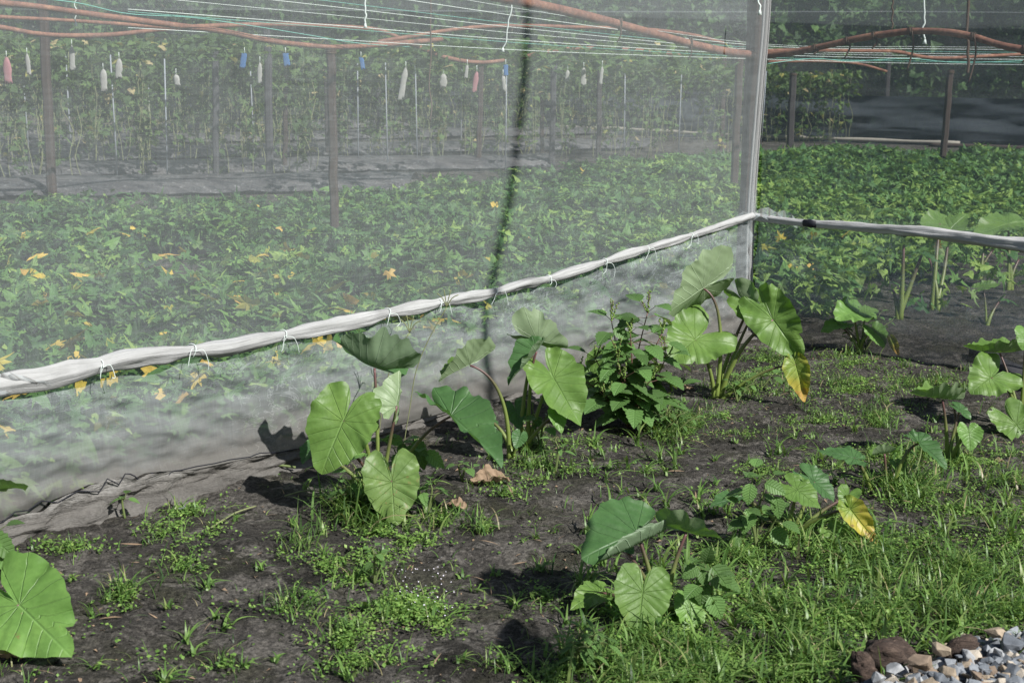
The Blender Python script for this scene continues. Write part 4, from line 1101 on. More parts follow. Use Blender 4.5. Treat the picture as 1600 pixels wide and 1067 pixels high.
taro((797, 716), 'taro with one dark folded leaf on a long arched purple stalk', [
    dict(a=(734, 570), t=(683, 593), n=(-.35, .35, .8), w=.55, back=.75, cup=.2, fold=.6, droop=.1, wave=.03, m='taro', da=-.02, dt=-.1, c=(800, 590)),
    dict(a=(748, 655), t=(776, 690), n=(.3, -.5, .8), w=.5, back=.5, m='taro_dark', da=.1, dt=-.1, c=(785, 650)),
    dict(a=(812, 682), t=(806, 700), n=(.1, -.7, .6), w=.55, m='taro_dark', da=-.1, dt=-.05)])
taro((818, 704), 'taro with a pale striped leaf underside above a hanging broad leaf', [
    dict(a=(841, 532), t=(889, 545), n=(-.25, .75, .55), w=.60, back=1.0, cup=.8, droop=-.1, wave=.04, m='taro', da=.06, dt=0, c=(822, 560), lab='upright leaf showing its pale ribbed underside'),
    dict(a=(838, 549), t=(793, 601), n=(-.72, -.35, .55), w=.36, back=.3, fold=.7, droop=.05, m='taro_dark', da=0, dt=-.08, c=(826, 570)),
    dict(a=(864, 590), t=(908, 661), n=(.35, -.82, .35), w=.52, back=.55, cup=.05, fold=.25, droop=.12, wave=.035, m='taro', da=-.02, dt=-.14, c=(850, 600), lab='broad bright leaf hanging to the right'),
    dict(a=(870, 648), t=(878, 675), n=(.2, -.75, .5), w=.5, m='taro_light', da=-.1, dt=-.05, c=(845, 660)),
    dict(a=(805, 640), t=(812, 668), n=(-.1, -.7, .6), w=.5, m='taro_dark', da=.05, dt=-.08)])
taro((955, 640), 'taro half hidden behind the bushy weed with seed spikes', [
    dict(a=(925, 590), t=(963, 652), n=(.1, -.72, .55), w=.40, back=.4, fold=.4, droop=.1, m='taro', da=-.08, dt=-.1, c=(940, 580)),
    dict(a=(948, 568), t=(912, 574), n=(-.2, -.3, .85), w=.45, back=.5, m='taro_dark', da=.05, dt=-.1),
    dict(a=(932, 560), t=(921, 590), n=(-.4, -.5, .6), w=.5, m='taro', da=.1, dt=-.05)])
taro((1122, 622), 'tallest taro with thick green stalks beside the corner post', [
    dict(a=(1099, 451), t=(1038, 487), n=(-.52, .72, .42), w=.62, back=.88, cup=.35, droop=.12, wave=.025, m='taro', da=.05, dt=-.12, c=(1140, 470), pr=1.15, lab='highest leaf showing its pale ribbed underside'),
    dict(a=(1086, 531), t=(1045, 562), n=(-.1, -.78, .55), w=.75, back=.95, cup=.1, droop=.1, wave=.05, m='taro', da=-.05, dt=-.12, c=(1112, 560), pr=1.2),
    dict(a=(1170, 482), t=(1190, 512), n=(.25, .70, .55), w=.55, back=1.35, cup=.3, droop=.2, wave=.05, m='taro', da=.15, dt=-.05, c=(1140, 540), pr=1.3),
    dict(a=(1180, 485), t=(1214, 520), n=(-.3, -.6, .6), w=.5, back=.9, cup=.1, droop=.2, wave=.05, m='taro', da=.12, dt=-.05, c=(1148, 540), pr=1.2),
    dict(a=(1208, 500), t=(1254, 562), n=(-.28, -.80, .42), w=.46, back=.75, cup=.28, fold=.12, droop=.22, wave=.06, m='taro', da=-.05, dt=-.12, c=(1150, 530), pr=1.5, lab='largest wavy leaf partly in its own shade'),
    dict(a=(1243, 570), t=(1258, 628), n=(-.25, -.85, .35), w=.34, back=.30, fold=.3, droop=.1, wave=.03, m='taro_yellow', da=-.12, dt=-.05, c=(1190, 570), lab='drooping leaf turning yellow and orange')])
taro((1342, 552), 'small taro among feathery weeds near the right net wall', [
    dict(a=(1333, 489), t=(1306, 494), n=(-.1, -.55, .8), w=.7, back=.8, cup=.2, m='taro_light', da=0, dt=-.1, wave=.06, c=(1338, 510)),
    dict(a=(1368, 520), t=(1382, 542), n=(.1, -.7, .6), w=.6, back=.7, m='taro_light', da=-.05, dt=-.08, c=(1350, 515)),
    dict(a=(1312, 508), t=(1284, 515), n=(-.1, -.3, .9), w=.5, back=.6, m='taro', da=.05, dt=-.08),
    dict(a=(1352, 488), t=(1374, 482), n=(.2, -.3, .8), w=.5, back=.5, m='taro', da=.05, dt=.05),
    dict(a=(1395, 535), t=(1405, 556), n=(-.3, -.7, .5), w=.3, fold=.5, m='taro_yellow', da=-.1, dt=-.02, nop=True)])
taro((-22, 1010), 'taro cut off by the left edge with one huge light green leaf', [
    dict(a=(30, 945), t=(106, 1019), n=(.25, -.80, .50), w=.56, back=.72, cup=.08, droop=.10, wave=.03, m='taro_light', da=-.02, dt=-.14, c=(-10, 960), lab='huge light green leaf facing the camera'),
    dict(a=(-12, 762), t=(44, 752), n=(.1, .55, .8), w=.5, back=.5, cup=.4, m='taro', da=.25, dt=-.05),
    dict(a=(-20, 1050), t=(30, 1064), n=(0, -.2, 1), w=.4, m='taro_light', da=-.1, dt=-.1, c=(-30, 1040))])
taro((1032, 955), 'nearest taro with a heart shaped leaf facing the camera', [
    dict(a=(994, 831), t=(909, 871), n=(-.25, -.62, .74), w=.72, back=.50, cup=.05, droop=.05, wave=.02, m='taro_dark', da=.06, dt=-.10, c=(1015, 880), curl=-1.0, lab='dark leaf with one pale rolled edge'),
    dict(a=(1004, 925), t=(997, 991), n=(0.02, -.84, .52), w=.66, back=.68, cup=.05, droop=.08, wave=.015, m='taro', da=-.12, dt=-.08, c=(1030, 930), lab='heart shaped green leaf with fine pale veins'),
    dict(a=(1073, 831), t=(1130, 845), n=(.2, .30, .75), w=.58, back=.95, cup=.7, droop=-.05, wave=.04, m='taro', da=.05, dt=-.02, c=(1050, 880)),
    dict(a=(1078, 948), t=(1084, 993), n=(.2, -.80, .50), w=.58, back=.6, cup=.15, m='taro_light', da=-.08, dt=-.06, c=(1055, 940)),
    dict(a=(935, 925), t=(894, 945), n=(-.1, -.5, .85), w=.42, back=.45, cup=.2, m='taro', da=.05, dt=-.1, c=(985, 930)),
    dict(a=(975, 855), t=(990, 862), n=(0, -.4, .9), w=.6, m='taro_dark', da=.2, dt=-.04)])
taro((1235, 832), 'taro with a drooping yellow leaf on its right', [
    dict(a=(1245, 765), t=(1282, 790), n=(-.1, -.40, .88), w=.6, back=.7, cup=.1, m='taro', da=0, dt=-.06, c=(1240, 790)),
    dict(a=(1272, 752), t=(1308, 780), n=(-.4, .1, .8), w=.55, back=.8, cup=.3, m='taro_dark', da=.08, dt=-.05, c=(1255, 790)),
    dict(a=(1146, 778), t=(1110, 787), n=(-.1, -.1, 1), w=.5, back=.4, m='taro_dark', da=.08, dt=-.05, c=(1190, 780)),
    dict(a=(1328, 795), t=(1372, 850), n=(-.1, -.82, .5), w=.30, back=.28, fold=.35, droop=.1, m='taro_yellow', da=-.1, dt=-.06, c=(1280, 800), lab='drooping yellow leaf with a brown curled edge'),
    dict(a=(1306, 838), t=(1335, 871), n=(0, -.7, .7), w=.55, back=.6, cup=.1, m='taro', da=-.12, dt=-.06, c=(1270, 830)),
    dict(a=(1325, 775), t=(1318, 792), n=(-.2, -.7, .6), w=.7, back=.9, m='taro', da=.05, dt=-.04)])
taro((1356, 768), 'small taro with one flat dark leaf over bare soil', [
    dict(a=(1334, 715), t=(1277, 699), n=(.05, -.25, 1), w=.45, back=.35, cup=.1, droop=.1, m='taro_dark', da=0, dt=.02, c=(1352, 730))], )
taro((1392, 760), 'taro with a small cupped leaf and a leaning dark leaf', [
    dict(a=(1382, 708), t=(1407, 704), n=(.1, .3, .9), w=.6, back=.8, cup=.9, m='taro', da=0, dt=0, c=(1385, 740)),
    dict(a=(1436, 692), t=(1483, 727), n=(.3, -.45, .8), w=.36, back=.4, fold=.3, m='taro_dark', da=.02, dt=-.1, c=(1410, 700)),
    dict(a=(1402, 725), t=(1410, 740), n=(.1, -.5, .8), w=.6, m='taro', da=.05, dt=-.05)])
taro((1488, 722), 'taro with a pleated funnel leaf above a hanging heart leaf', [
    dict(a=(1472, 623), t=(1421, 618), n=(-.05, .2, 1), w=.5, back=.55, cup=.9, droop=-.1, wave=.05, m='taro', da=.02, dt=-.05, c=(1480, 660)),
    dict(a=(1514, 676), t=(1518, 703), n=(.1, -.75, .6), w=.72, back=.6, m='taro_light', da=-.05, dt=-.05, c=(1500, 680)),
    dict(a=(1500, 640), t=(1520, 655), n=(.2, -.3, .8), w=.5, back=.8, m='taro_dark', da=.05, dt=-.05),
    dict(a=(1490, 632), t=(1500, 640), n=(.2, .3, .8), w=.5, m='taro_dark', da=.1, dt=-.05)])
taro((1592, 664), 'taro at the right edge with lobed leaves and a long purple stalk', [
    dict(a=(1548, 590), t=(1519, 610), n=(-.05, -.72, .65), w=.75, back=1.0, cup=.1, wave=.06, m='taro', da=-.02, dt=-.08, c=(1585, 600)),
    dict(a=(1562, 551), t=(1505, 552), n=(-.05, .15, 1), w=.5, back=.75, cup=.7, droop=-.2, m='taro', da=.15, dt=-.05, c=(1580, 590)),
    dict(a=(1588, 664), t=(1622, 705), n=(-.1, -.7, .65), w=.55, back=.85, cup=.2, wave=.04, m='taro', da=-.15, dt=-.1),
    dict(a=(1602, 530), t=(1598, 546), n=(-.2, -.8, .4), w=.7, back=1.2, m='taro_light', da=0, dt=-.04)])
# taro behind the right net
ins = 'taro plants behind the right net'
taro((1407, 497), 'cut back taro behind the right net with fat pale stalks', [
    dict(a=(1440, 398), t=(1470, 408), n=(0, .1, 1), w=.45, cup=.3, m='taro_dark', da=.1, dt=-.1, pr=2.2, c=(1425, 440)),
    dict(a=(1412, 382), t=(1400, 378), n=(0, .1, 1), w=.4, m='taro', da=.1, dt=-.1, pr=2.0),
    dict(a=(1395, 452), t=(1390, 448), n=(0, .1, 1), w=.3, m='taro', da=.1, dt=0, pr=2.0)], ins)
taro((1462, 484), 'taro behind the right net with tall leaves over the hem', [
    dict(a=(1482, 362), t=(1510, 330), n=(-.3, -.5, .7), w=.5, cup=.2, m='taro', da=.3, dt=.1, pr=2.0, c=(1478, 430)),
    dict(a=(1468, 350), t=(1440, 345), n=(0, -.6, .8), w=.6, back=.8, m='taro', da=.3, dt=-.1, pr=2.0),
    dict(a=(1450, 398), t=(1440, 392), n=(0, 0, 1), w=.3, m='taro', da=.2, dt=0, pr=1.8)], ins)
taro((1537, 508), 'small taro behind the right net with a thin forked stalk', [
    dict(a=(1536, 448), t=(1565, 440), n=(0, -.4, .9), w=.4, m='taro', da=.1, dt=0), dict(a=(1562, 470), t=(1570, 458), n=(.2, 0, 1), w=.3, m='taro', da=.1, dt=0, pr=1.5)], ins)
taro((1576, 452), 'tall taro behind the right net near the right edge', [
    dict(a=(1575, 350), t=(1522, 362), n=(-.1, -.35, .9), w=.42, back=.6, cup=.25, m='taro', da=.2, dt=-.2, pr=1.6),
    dict(a=(1575, 392), t=(1590, 405), n=(.1, -.3, .9), w=.6, m='taro_dark', da=.1, dt=-.1, pr=2), dict(a=(1592, 405), t=(1600, 400), n=(.1, 0, 1), w=.3, m='taro', da=.1, dt=0, pr=2)], ins)
taro((1532, 436), 'taro behind the right net between two tall ones', [
    dict(a=(1538, 385), t=(1520, 380), n=(0, 0, 1), w=.4, m='taro', da=.1, dt=0, pr=2), dict(a=(1552, 390), t=(1560, 380), n=(0, 0, 1), w=.4, m='taro', da=.1, dt=0, pr=2)], ins)

# dry leaves on the ground
def dead_leaf(px, py, wpx, label, seed, ang=0):
    g = G(px, py); hw = wpx / FPX * g.y; rnd = random.Random(seed)
    o = empty('dry_leaf', tuple(g), label, 'dry leaf', 'dry leaves lying on the soil'); V = []; n = 26; mb = MB()
    for i in range(n):
        for j in range(n):
            a, b = i / (n - 1) - .5, j / (n - 1) - .5
            ww = math.cos(a * 2.6) ; x = a * hw * 1.05; y = b * hw * .75 * max(.12, ww)
            z = .012 + .10 * hw * abs(math.sin(b * 7 + a * 4 + seed)) * (1 - abs(a)) + .03 * hw * math.sin(a * 22 + seed) + .75 * hw * abs(b + .1) * (.62 - abs(a)) + .02 * hw * math.sin(a * 48 + b * 8)
            ca, sa = math.cos(ang), math.sin(ang); V.append((g.x + x * ca - y * sa, g.y + x * sa + y * ca, g.z + z))
    mb.add(V, [(i * n + j, (i + 1) * n + j, (i + 1) * n + j + 1, i * n + j + 1) for i in range(n - 1) for j in range(n - 1)])
    mb.build('blade', M['dead'], o)
dead_leaf(766, 757, 62, 'large curled brown leaf below the arched taro stalk', 1, .3)
dead_leaf(713, 797, 38, 'crumpled pale brown leaf right of the large taro', 2, -.4)
dead_leaf(16, 1032, 75, 'crumpled light brown leaf at the lower left edge', 5, .1)
dead_leaf(1073, 612, 26, 'small pale dry leaf beside the bushy weed', 7, .6)
dead_leaf(1562, 726, 18, 'small tan dry leaf in the grass at the right', 8, 0)
dead_leaf(1142, 905, 24, 'orange brown dry leaf behind the serrated weed', 9, 1.2)

# ------------------------------------------------------------------ broad-leaved weeds
def weed_leaf(mb_v, a, yv, nrm, L, w, rnd, serr=True):
    yv = yv.normalized(); n = (nrm - yv * nrm.dot(yv)); n = n.normalized() if n.length > 1e-4 else Vector((0, -1, 0)); xv = yv.cross(n); ns = 12; V = []; uv = []
    for i in range(ns + 1):
        y = i / ns; hw = w * (math.sin(math.pi * y ** .72)) ** .85 if 0 < y < 1 else .0
        if serr and 0 < i < ns: hw *= 1 + (.10 if i % 2 else -.08)
        z = -.28 * y * y
        for s in (-1, -.5, 0, .5, 1):
            V.append(tuple(a + (xv * (s * hw) + yv * y + n * (z + .18 * abs(s) * hw + (.03 if i % 2 else -.02) * abs(s) * (1 - abs(s)) * 2)) * L)); uv.append((s * hw, y))
    Fq = [(i * 5 + j, i * 5 + j + 1, (i + 1) * 5 + j + 1, (i + 1) * 5 + j) for i in range(ns) for j in range(4)]
    return V, uv, Fq
def weed(base_px, stems, label, cat='weed', mat='weed_leaf', size=.055, group='broad leaved weeds', name='broadleaf_weed', spikes=False, stem='stem', w=.30, leaf_step=.055, ratio=1.0, extra=()):
    """stems: list of (top px, top py, depth offset)"""
    b = G(*base_px); root = empty(name, tuple(b), label, cat, group); rnd = random.Random(hash(base_px) % 1000)
    Vs = []; UV = []; Fs = []; Ts = []; n0 = 0; mb = MB(); ms = MB()
    def add_leaf(p, dirv, nrm, L):
        nonlocal n0
        V, uv, Fq = weed_leaf(None, p, dirv, nrm, L, w * rnd.uniform(.85, 1.15), rnd)
        Vs.extend(V); UV.extend(uv); Fs.extend([tuple(q + n0 for q in f) for f in Fq]); Ts.extend([rnd.random()] * len(V)); n0 += len(V)
    for (tx, ty, dz) in stems:
        t = at(tx, ty, b.y + dz); mid = b.lerp(t, .5) + Vector((rnd.uniform(-.02, .02), 0, .03)); P = smooth_path([b, mid, t], 6)
        Ln = (t - b).length; mb.tube(P, [.0055 * (1 - i / len(P) * .6) for i in range(len(P))], 6)
        k = max(2, int(Ln / leaf_step)); ph = rnd.random() * 6
        for i in range(1, k + 1):
            f = .18 + .82 * i / k; p = P[min(len(P) - 1, int(f * (len(P) - 1)))]
            for s in (0, 1):
                a = ph + i * math.pi / 2 + s * math.pi; d = Vector((math.cos(a), math.sin(a), .15 + .5 * (f > .95)))
                pl = rnd.uniform(.2, .6) * size; q = p + d * pl
                mb.tube([p, q], .0014, 4, cap=False)
                add_leaf(q, d - Vector((0, 0, rnd.uniform(.1, .55))), Vector((0, -.15, 1)) + d * .3, size * rnd.uniform(.7, 1.15) * (1.15 - .45 * abs(f - .65)))
        if spikes:
            for q in range(3):
                ms = MB(); t2 = t + Vector((rnd.uniform(-.04, .04), rnd.uniform(-.03, .03), rnd.uniform(.05, .11)))
                mb.tube([t, t2], .0016, 4)
                for z in np.linspace(0, 1, 12):
                    c = t.lerp(t2, z); r = .0055
                    c = c + Vector((rnd.uniform(-.005, .005), rnd.uniform(-.005, .005), 0))
                    ms.add([tuple(c + Vector(v) * r) for v in ((1, 0, 0), (0, 1, 0), (-1, 0, 0), (0, -1, 0), (0, 0, 1), (0, 0, -1))], None, [(0, 1, 4), (1, 2, 4), (2, 3, 4), (3, 0, 4), (1, 0, 5), (2, 1, 5), (3, 2, 5), (0, 3, 5)], tint=.8)
                ms.build('seed_spike', M['weed_low'], root)
    for (lx, ly, ddx, ddy, L) in extra:   # single leaves where the photograph shows them: direction in the picture
        p = at(lx, ly, b.y - .03); q = at(lx + ddx, ly + ddy, b.y - .06)
        add_leaf(p, q - p, Vector((0, -.8, .55)), (q - p).length)
        mb.tube([p, b.lerp(p, .75) + Vector((0, 0, .0))], .0014, 4)
    o = mesh_np('foliage', Vs, np.array(Fs), M[mat], root, tint=Ts, origin=tuple(b), uv=UV, smooth=True)
    mb.build('stem', M[stem], root)
    return root
weed((985, 672), [(955, 500, 0), (1012, 488, .05), (985, 520, -.05), (930, 560, .0), (1040, 560, .02), (965, 560, -.1), (1020, 590, -.1), (905, 590, .05), (1050, 610, 0), (945, 620, -.1), (1000, 630, -.12), (1035, 520, .05), (975, 590, -.15)], 'tall bushy weed with pale seed spikes left of the tallest taro', size=.115, mat='weed_leaf_dark', spikes=True, stem='stem_red', w=.36, leaf_step=.058,
     extra=[(975, 530, 4, 30, 0), (998, 565, 3, 22, 0), (998, 585, 4, 26, 0), (960, 555, -10, 10, 0), (1005, 612, 6, 24, 0), (960, 512, 22, 18, 0)])
weed((1182, 862), [(1175, 745, 0), (1200, 752, .03), (1160, 800, -.05), (1215, 800, -.03)], 'serrated weed between the nearest taro and the yellow leaf', size=.075, leaf_step=.075, w=.36,
     extra=[(1172, 755, -2, 34, 0), (1212, 775, 8, 36, 0), (1168, 808, -6, 26, 0), (1155, 838, -12, 16, 0), (1205, 828, 30, 20, 0), (1195, 755, 34, 14, 0), (1165, 795, 16, 26, 0)])
weed((1108, 962), [(1098, 880, 0), (1115, 900, -.05)], 'serrated weed with fresh leaves just right of the heart shaped leaf', size=.07, leaf_step=.07, w=.36,
     extra=[(1098, 905, -2, 42, 0), (1112, 885, 32, 38, 0), (1090, 885, -22, 16, 0), (1102, 880, 8, -22, 0), (1110, 930, 20, 36, 0), (1095, 890, 10, 28, 0)])
weed((642, 775), [(630, 690, -.05), (655, 705, 0), (615, 700, .05)], 'serrated weed under the large taro', size=.075, leaf_step=.075, w=.33,
     extra=[(630, 690, -30, -6, 0), (632, 693, -10, 22, 0), (645, 690, 22, 20, 0), (655, 700, 8, 34, 0), (665, 705, 30, 24, 0), (640, 695, 6, 26, 0)])
weed((560, 800), [(548, 740, 0), (575, 755, .0), (535, 765, .03)], 'leafy weed low at the left foot of the large taro', size=.055, leaf_step=.06, w=.3)
weed((668, 802), [(672, 755, 0), (690, 770, 0), (655, 765, -.03)], 'leafy weed low at the right foot of the large taro', size=.05, leaf_step=.05, w=.3)
weed((1152, 628), [(1160, 590, 0), (1178, 600, 0), (1140, 600, -.05)], 'light green weed at the right foot of the tallest taro', size=.045, leaf_step=.04, w=.28)
weed((1052, 680), [(1045, 640, 0), (1070, 645, 0), (1085, 655, 0), (1030, 650, 0), (1060, 630, .05)], 'fine fresh weed mound in front of the bushy weed', size=.035, leaf_step=.026, w=.2)
weed((845, 700), [(832, 630, 0), (862, 640, 0), (850, 660, -.08)], 'leafy weed in the shade of the hanging broad leaf', size=.07, leaf_step=.075, mat='weed_leaf_dark', w=.4)
weed((868, 738), [(868, 690, 0), (880, 700, .0)], 'small fresh weed right of the arched stalk taro', size=.05, w=.26)
weed((722, 752), [(722, 725, 0), (735, 735, 0)], 'tiny pale seedling near the large curled brown leaf', size=.04, w=.4)
weed((1352, 548), [(1375, 490, 0), (1395, 500, .05), (1310, 505, 0), (1365, 520, -.05), (1340, 500, .1), (1325, 530, 0)], 'feathery weed around the small taro by the right net', size=.045, leaf_step=.045, w=.22)
weed((1190, 608), [(1188, 580, 0), (1205, 588, 0)], 'low weed right of the tallest taro', size=.05, w=.4)
weed((-8, 905), [(-5, 830, 0), (-25, 850, 0)], 'serrated weed leaf reaching in from the left edge', size=.07, w=.36, extra=[(-20, 835, 42, 34, 0), (-15, 850, 30, 40, 0)])
weed((585, 912), [(582, 858, 0), (588, 870, 0)], 'upright round leaved seedling in the middle of the bare soil', size=.03, w=.42, leaf_step=.04)
weed((905, 1050), [(910, 985, 0), (930, 990, 0), (895, 1000, 0), (945, 1000, 0), (920, 1010, -.05)], 'narrow leaved weed clump at the bottom centre', size=.05, w=.15, leaf_step=.022)
weed((1420, 760), [(1420, 690, .1), (1440, 700, .1)], 'thin weed among the right hand taro', size=.04, w=.25)
weed((195, 810), [(195, 778, 0)], 'small star shaped weed near the net skirt', size=.045, w=.3)

# ------------------------------------------------------------------ grass: one mass of blades
def blades(pos, length, width, lean, yaw, tint, nseg=4):
    n = len(pos); t = np.linspace(0, 1, nseg + 1)
    dx, dy = np.cos(yaw), np.sin(yaw); V = np.zeros((n, nseg + 1, 2, 3), dtype=np.float32)
    for k, tt in enumerate(t):
        hor = length * lean * (tt ** 1.6); ver = length * (tt - lean * .62 * tt ** 2.2)
        ww = width * (1 - tt ** 1.8) * .5 + .0003
        c = pos + np.stack([dx * hor, dy * hor, np.maximum(ver, .003)], -1)
        V[:, k, 0] = c + np.stack([-dy * ww, dx * ww, ww * .4], -1); V[:, k, 1] = c + np.stack([dy * ww, -dx * ww, -ww * .0], -1)
    Vf = V.reshape(-1, 3); b = (np.arange(n) * (nseg + 1) * 2)[:, None]
    Fs = np.concatenate([np.stack([b[:, 0] + 2 * k, b[:, 0] + 2 * k + 1, b[:, 0] + 2 * k + 3, b[:, 0] + 2 * k + 2], 1) for k in range(nseg)])
    return Vf, Fs, np.repeat(tint, (nseg + 1) * 2)
# patches in the photograph: px, py, rx, ry, tufts, blade length (m), blades per tuft, lowweed fraction
PATCH = [
 (300, 800, 60, 22, 26, .10, 7), (240, 840, 90, 22, 26, .08, 6), (110, 862, 70, 16, 16, .08, 6), (190, 936, 34, 22, 12, .13, 14), (290, 893, 44, 24, 14, .12, 12), (475, 862, 50, 22, 14, .12, 12), (60, 905, 30, 14, 6, .09, 8),
 (570, 800, 50, 24, 95, .22, 18), (820, 700, 40, 16, 40, .14, 12), (600, 835, 60, 18, 22, .10, 10), (690, 815, 40, 20, 14, .12, 10), (560, 905, 60, 20, 16, .15, 9), (620, 950, 85, 40, 34, .10, 9), (540, 990, 70, 26, 18, .12, 9), (480, 950, 60, 40, 14, .13, 7), (560, 1035, 90, 24, 20, .10, 8), (350, 1045, 40, 12, 6, .08, 6),
 (755, 830, 26, 16, 8, .15, 14), (790, 770, 60, 20, 14, .10, 8), (830, 735, 60, 20, 20, .10, 8), (870, 745, 60, 16, 16, .08, 7), (780, 1040, 50, 16, 8, .13, 10), (845, 880, 30, 14, 6, .13, 8), (850, 930, 40, 20, 10, .08, 7),
 (930, 700, 50, 16, 12, .08, 7), (1050, 665, 45, 26, 70, .12, 12), (1160, 600, 70, 26, 50, .09, 8), (1240, 600, 70, 26, 30, .08, 7), (1200, 560, 70, 20, 26, .10, 7), (1130, 650, 50, 16, 10, .07, 6), (1240, 660, 60, 24, 14, .08, 7), (1010, 740, 60, 20, 8, .06, 6), (1160, 680, 60, 12, 8, .08, 7),
 (1330, 570, 90, 22, 50, .09, 8), (1430, 540, 80, 20, 70, .12, 9), (1330, 610, 110, 24, 50, .08, 8), (1450, 600, 100, 30, 44, .09, 8), (1540, 570, 60, 30, 24, .10, 8), (1370, 650, 80, 24, 36, .10, 9), (1290, 650, 60, 20, 14, .09, 8),
 (1400, 720, 90, 40, 80, .12, 10), (1420, 770, 70, 30, 90, .17, 14), (1500, 720, 90, 40, 80, .13, 10), (1570, 750, 60, 60, 50, .12, 10), (1500, 800, 110, 40, 60, .09, 9),
 (1250, 830, 110, 40, 120, .12, 10), (1150, 870, 90, 40, 90, .11, 9), (1350, 870, 130, 50, 190, .15, 11), (1500, 890, 110, 50, 150, .14, 10), (1200, 950, 130, 50, 170, .12, 10), (1350, 960, 140, 50, 200, .14, 10), (1500, 960, 120, 40, 130, .14, 10), (1580, 860, 60, 80, 70, .14, 10),
 (1025, 1005, 90, 36, 130, .12, 10), (955, 1048, 58, 30, 100, .14, 11), (1100, 1050, 140, 40, 190, .12, 10), (1250, 1040, 110, 40, 130, .13, 10), (1060, 960, 70, 30, 60, .10, 9), (870, 1060, 30, 14, 12, .12, 8), (960, 955, 40, 20, 20, .08, 8), (985, 1080, 140, 30, 90, .12, 10),
 (880, 700, 60, 20, 12, .10, 8), (1190, 745, 70, 16, 18, .08, 7), (1120, 780, 50, 20, 10, .07, 7), (1290, 740, 60, 20, 14, .08, 7), (1580, 960, 50, 20, 40, .13, 10)]
def not_in_wall(x, y):
    return ((x - A0.x) * NA.x + (y - A0.y) * NA.y > .10) & ((x - B0.x) * NB.x + (y - B0.y) * NB.y > .05)
def build_grass():
    PX = []; LN = []; NB_ = []
    for (px, py, rx, ry, n, L, k) in PATCH:
        a = RNG.random(n) * 6.28; r = np.abs(RNG.normal(0, .62, n))
        PX.append(np.stack([px + np.cos(a) * r * rx, py + np.sin(a) * r * ry], -1)); LN.append(np.full(n, L * .8)); NB_.append(np.full(n, k * (.38 if py > 700 and px > 870 else (1.7 if py < 700 and px > 1040 else 1.0))))
    # stray tufts everywhere
    n = 340; PX.append(np.stack([RNG.uniform(0, 1600, n), RNG.uniform(560, 1080, n)], -1)); LN.append(np.full(n, .06)); NB_.append(np.full(n, 4))
    PX = np.concatenate(PX); LN = np.concatenate(LN); NB_ = np.concatenate(NB_)
    pos = []; ln = []
    for (px, py), L, k in zip(PX, LN, NB_):
        g = gnd(px, py); 
        m = max(2, int(k * RNG.uniform(.3, 1.3) * (.05 + 1.7 * float(vnoise(g.x * 4.3, g.y * 4.3, 4))))); sp = .018 + .012 * RNG.random() + (.02 if L > .12 else 0)
        q = np.array([g.x, g.y])[None] + RNG.normal(0, sp, (m, 2)); pos.append(q); ln.append(np.full(m, L * RNG.uniform(.55, 1.25)))
    pos = np.concatenate(pos); ln = np.concatenate(ln) * RNG.uniform(.5, 1.2, len(pos))
    k = not_in_wall(pos[:, 0], pos[:, 1]) & (pos[:, 1] > 3.2); pos, ln = pos[k], ln[k]; n = len(pos)
    z = ground_h(pos[:, 0], pos[:, 1]) - .004
    tint = np.clip(RNG.normal(.56, .32, n), 0, .9); dry = RNG.random(n) < .05; tint[dry] = RNG.uniform(.94, 1, dry.sum())
    V, Fs, T = blades(np.column_stack([pos, z]), ln, RNG.uniform(.0025, .0065, n) * np.clip(ln / .09, .6, 1.6), np.clip(RNG.normal(.75, .28, n), .05, 1.3), RNG.random(n) * 6.28, tint, 5)
    o = mesh_np('grass', V, Fs, M['grass'], tint=T, smooth=True); tag(o, 'uneven green grass tufts growing on the soil', 'grass', kind='stuff'); print('blades', n)
    # low round leaved weeds
    # sprawling broad-bladed tufts
    nb = 420; a1 = []
    for q in range(nb):
        px, py = (RNG.uniform(880, 1620), RNG.uniform(700, 1080)) if q % 3 else (RNG.uniform(0, 1500), RNG.uniform(600, 1070))
        g = gnd(px, py); m = RNG.integers(5, 11); a1.append(np.column_stack([g.x + RNG.normal(0, .008, m), g.y + RNG.normal(0, .008, m), np.full(m, RNG.uniform(.06, .17) if q % 3 else RNG.uniform(.03, .10))]))
    a1 = np.concatenate(a1); k = not_in_wall(a1[:, 0], a1[:, 1]) & (a1[:, 1] > 3.2); a1 = a1[k]; n1 = len(a1)
    V, Fs, T = blades(np.column_stack([a1[:, :2], ground_h(a1[:, 0], a1[:, 1])]), a1[:, 2] * RNG.uniform(.5, 1.2, n1), RNG.uniform(.006, .011, n1), np.clip(RNG.normal(.8, .3, n1), .15, 1.3), RNG.random(n1) * 6.28, np.clip(RNG.normal(.65, .2, n1), 0, .92), 6)
    tag(mesh_np('crabgrass', V, Fs, M['grass'], tint=T, smooth=True), 'sprawling broad bladed crabgrass between the finer grass', 'crabgrass', kind='stuff')
    P2 = []; 
    for (px, py, rx, ry, n, L, k) in PATCH:
        m = int(n * 6.5); a = RNG.random(m) * 6.28; r = np.abs(RNG.normal(0, .62, m))
        P2.append(np.stack([px + np.cos(a) * r * rx, py + np.sin(a) * r * ry], -1))
    for (px, py, rx, ry, m) in [(590, 470 + 400, 70, 25, 300), (650, 960, 70, 45, 900), (300, 830, 60, 20, 350), (320, 905, 24, 12, 180), (1060, 1000, 120, 40, 700), (1150, 900, 60, 40, 300), (640, 845, 60, 14, 200), (510, 890, 40, 20, 120), (1200, 580, 90, 30, 700), (1130, 980, 60, 30, 500), (540, 1010, 60, 20, 300), (850, 735, 50, 20, 260), (1350, 600, 120, 40, 500)]:
        m = int(m * .7); a = RNG.random(m) * 6.28; r = np.abs(RNG.normal(0, .6, m)); P2.append(np.stack([px + np.cos(a) * r * rx, py + np.sin(a) * r * ry], -1))
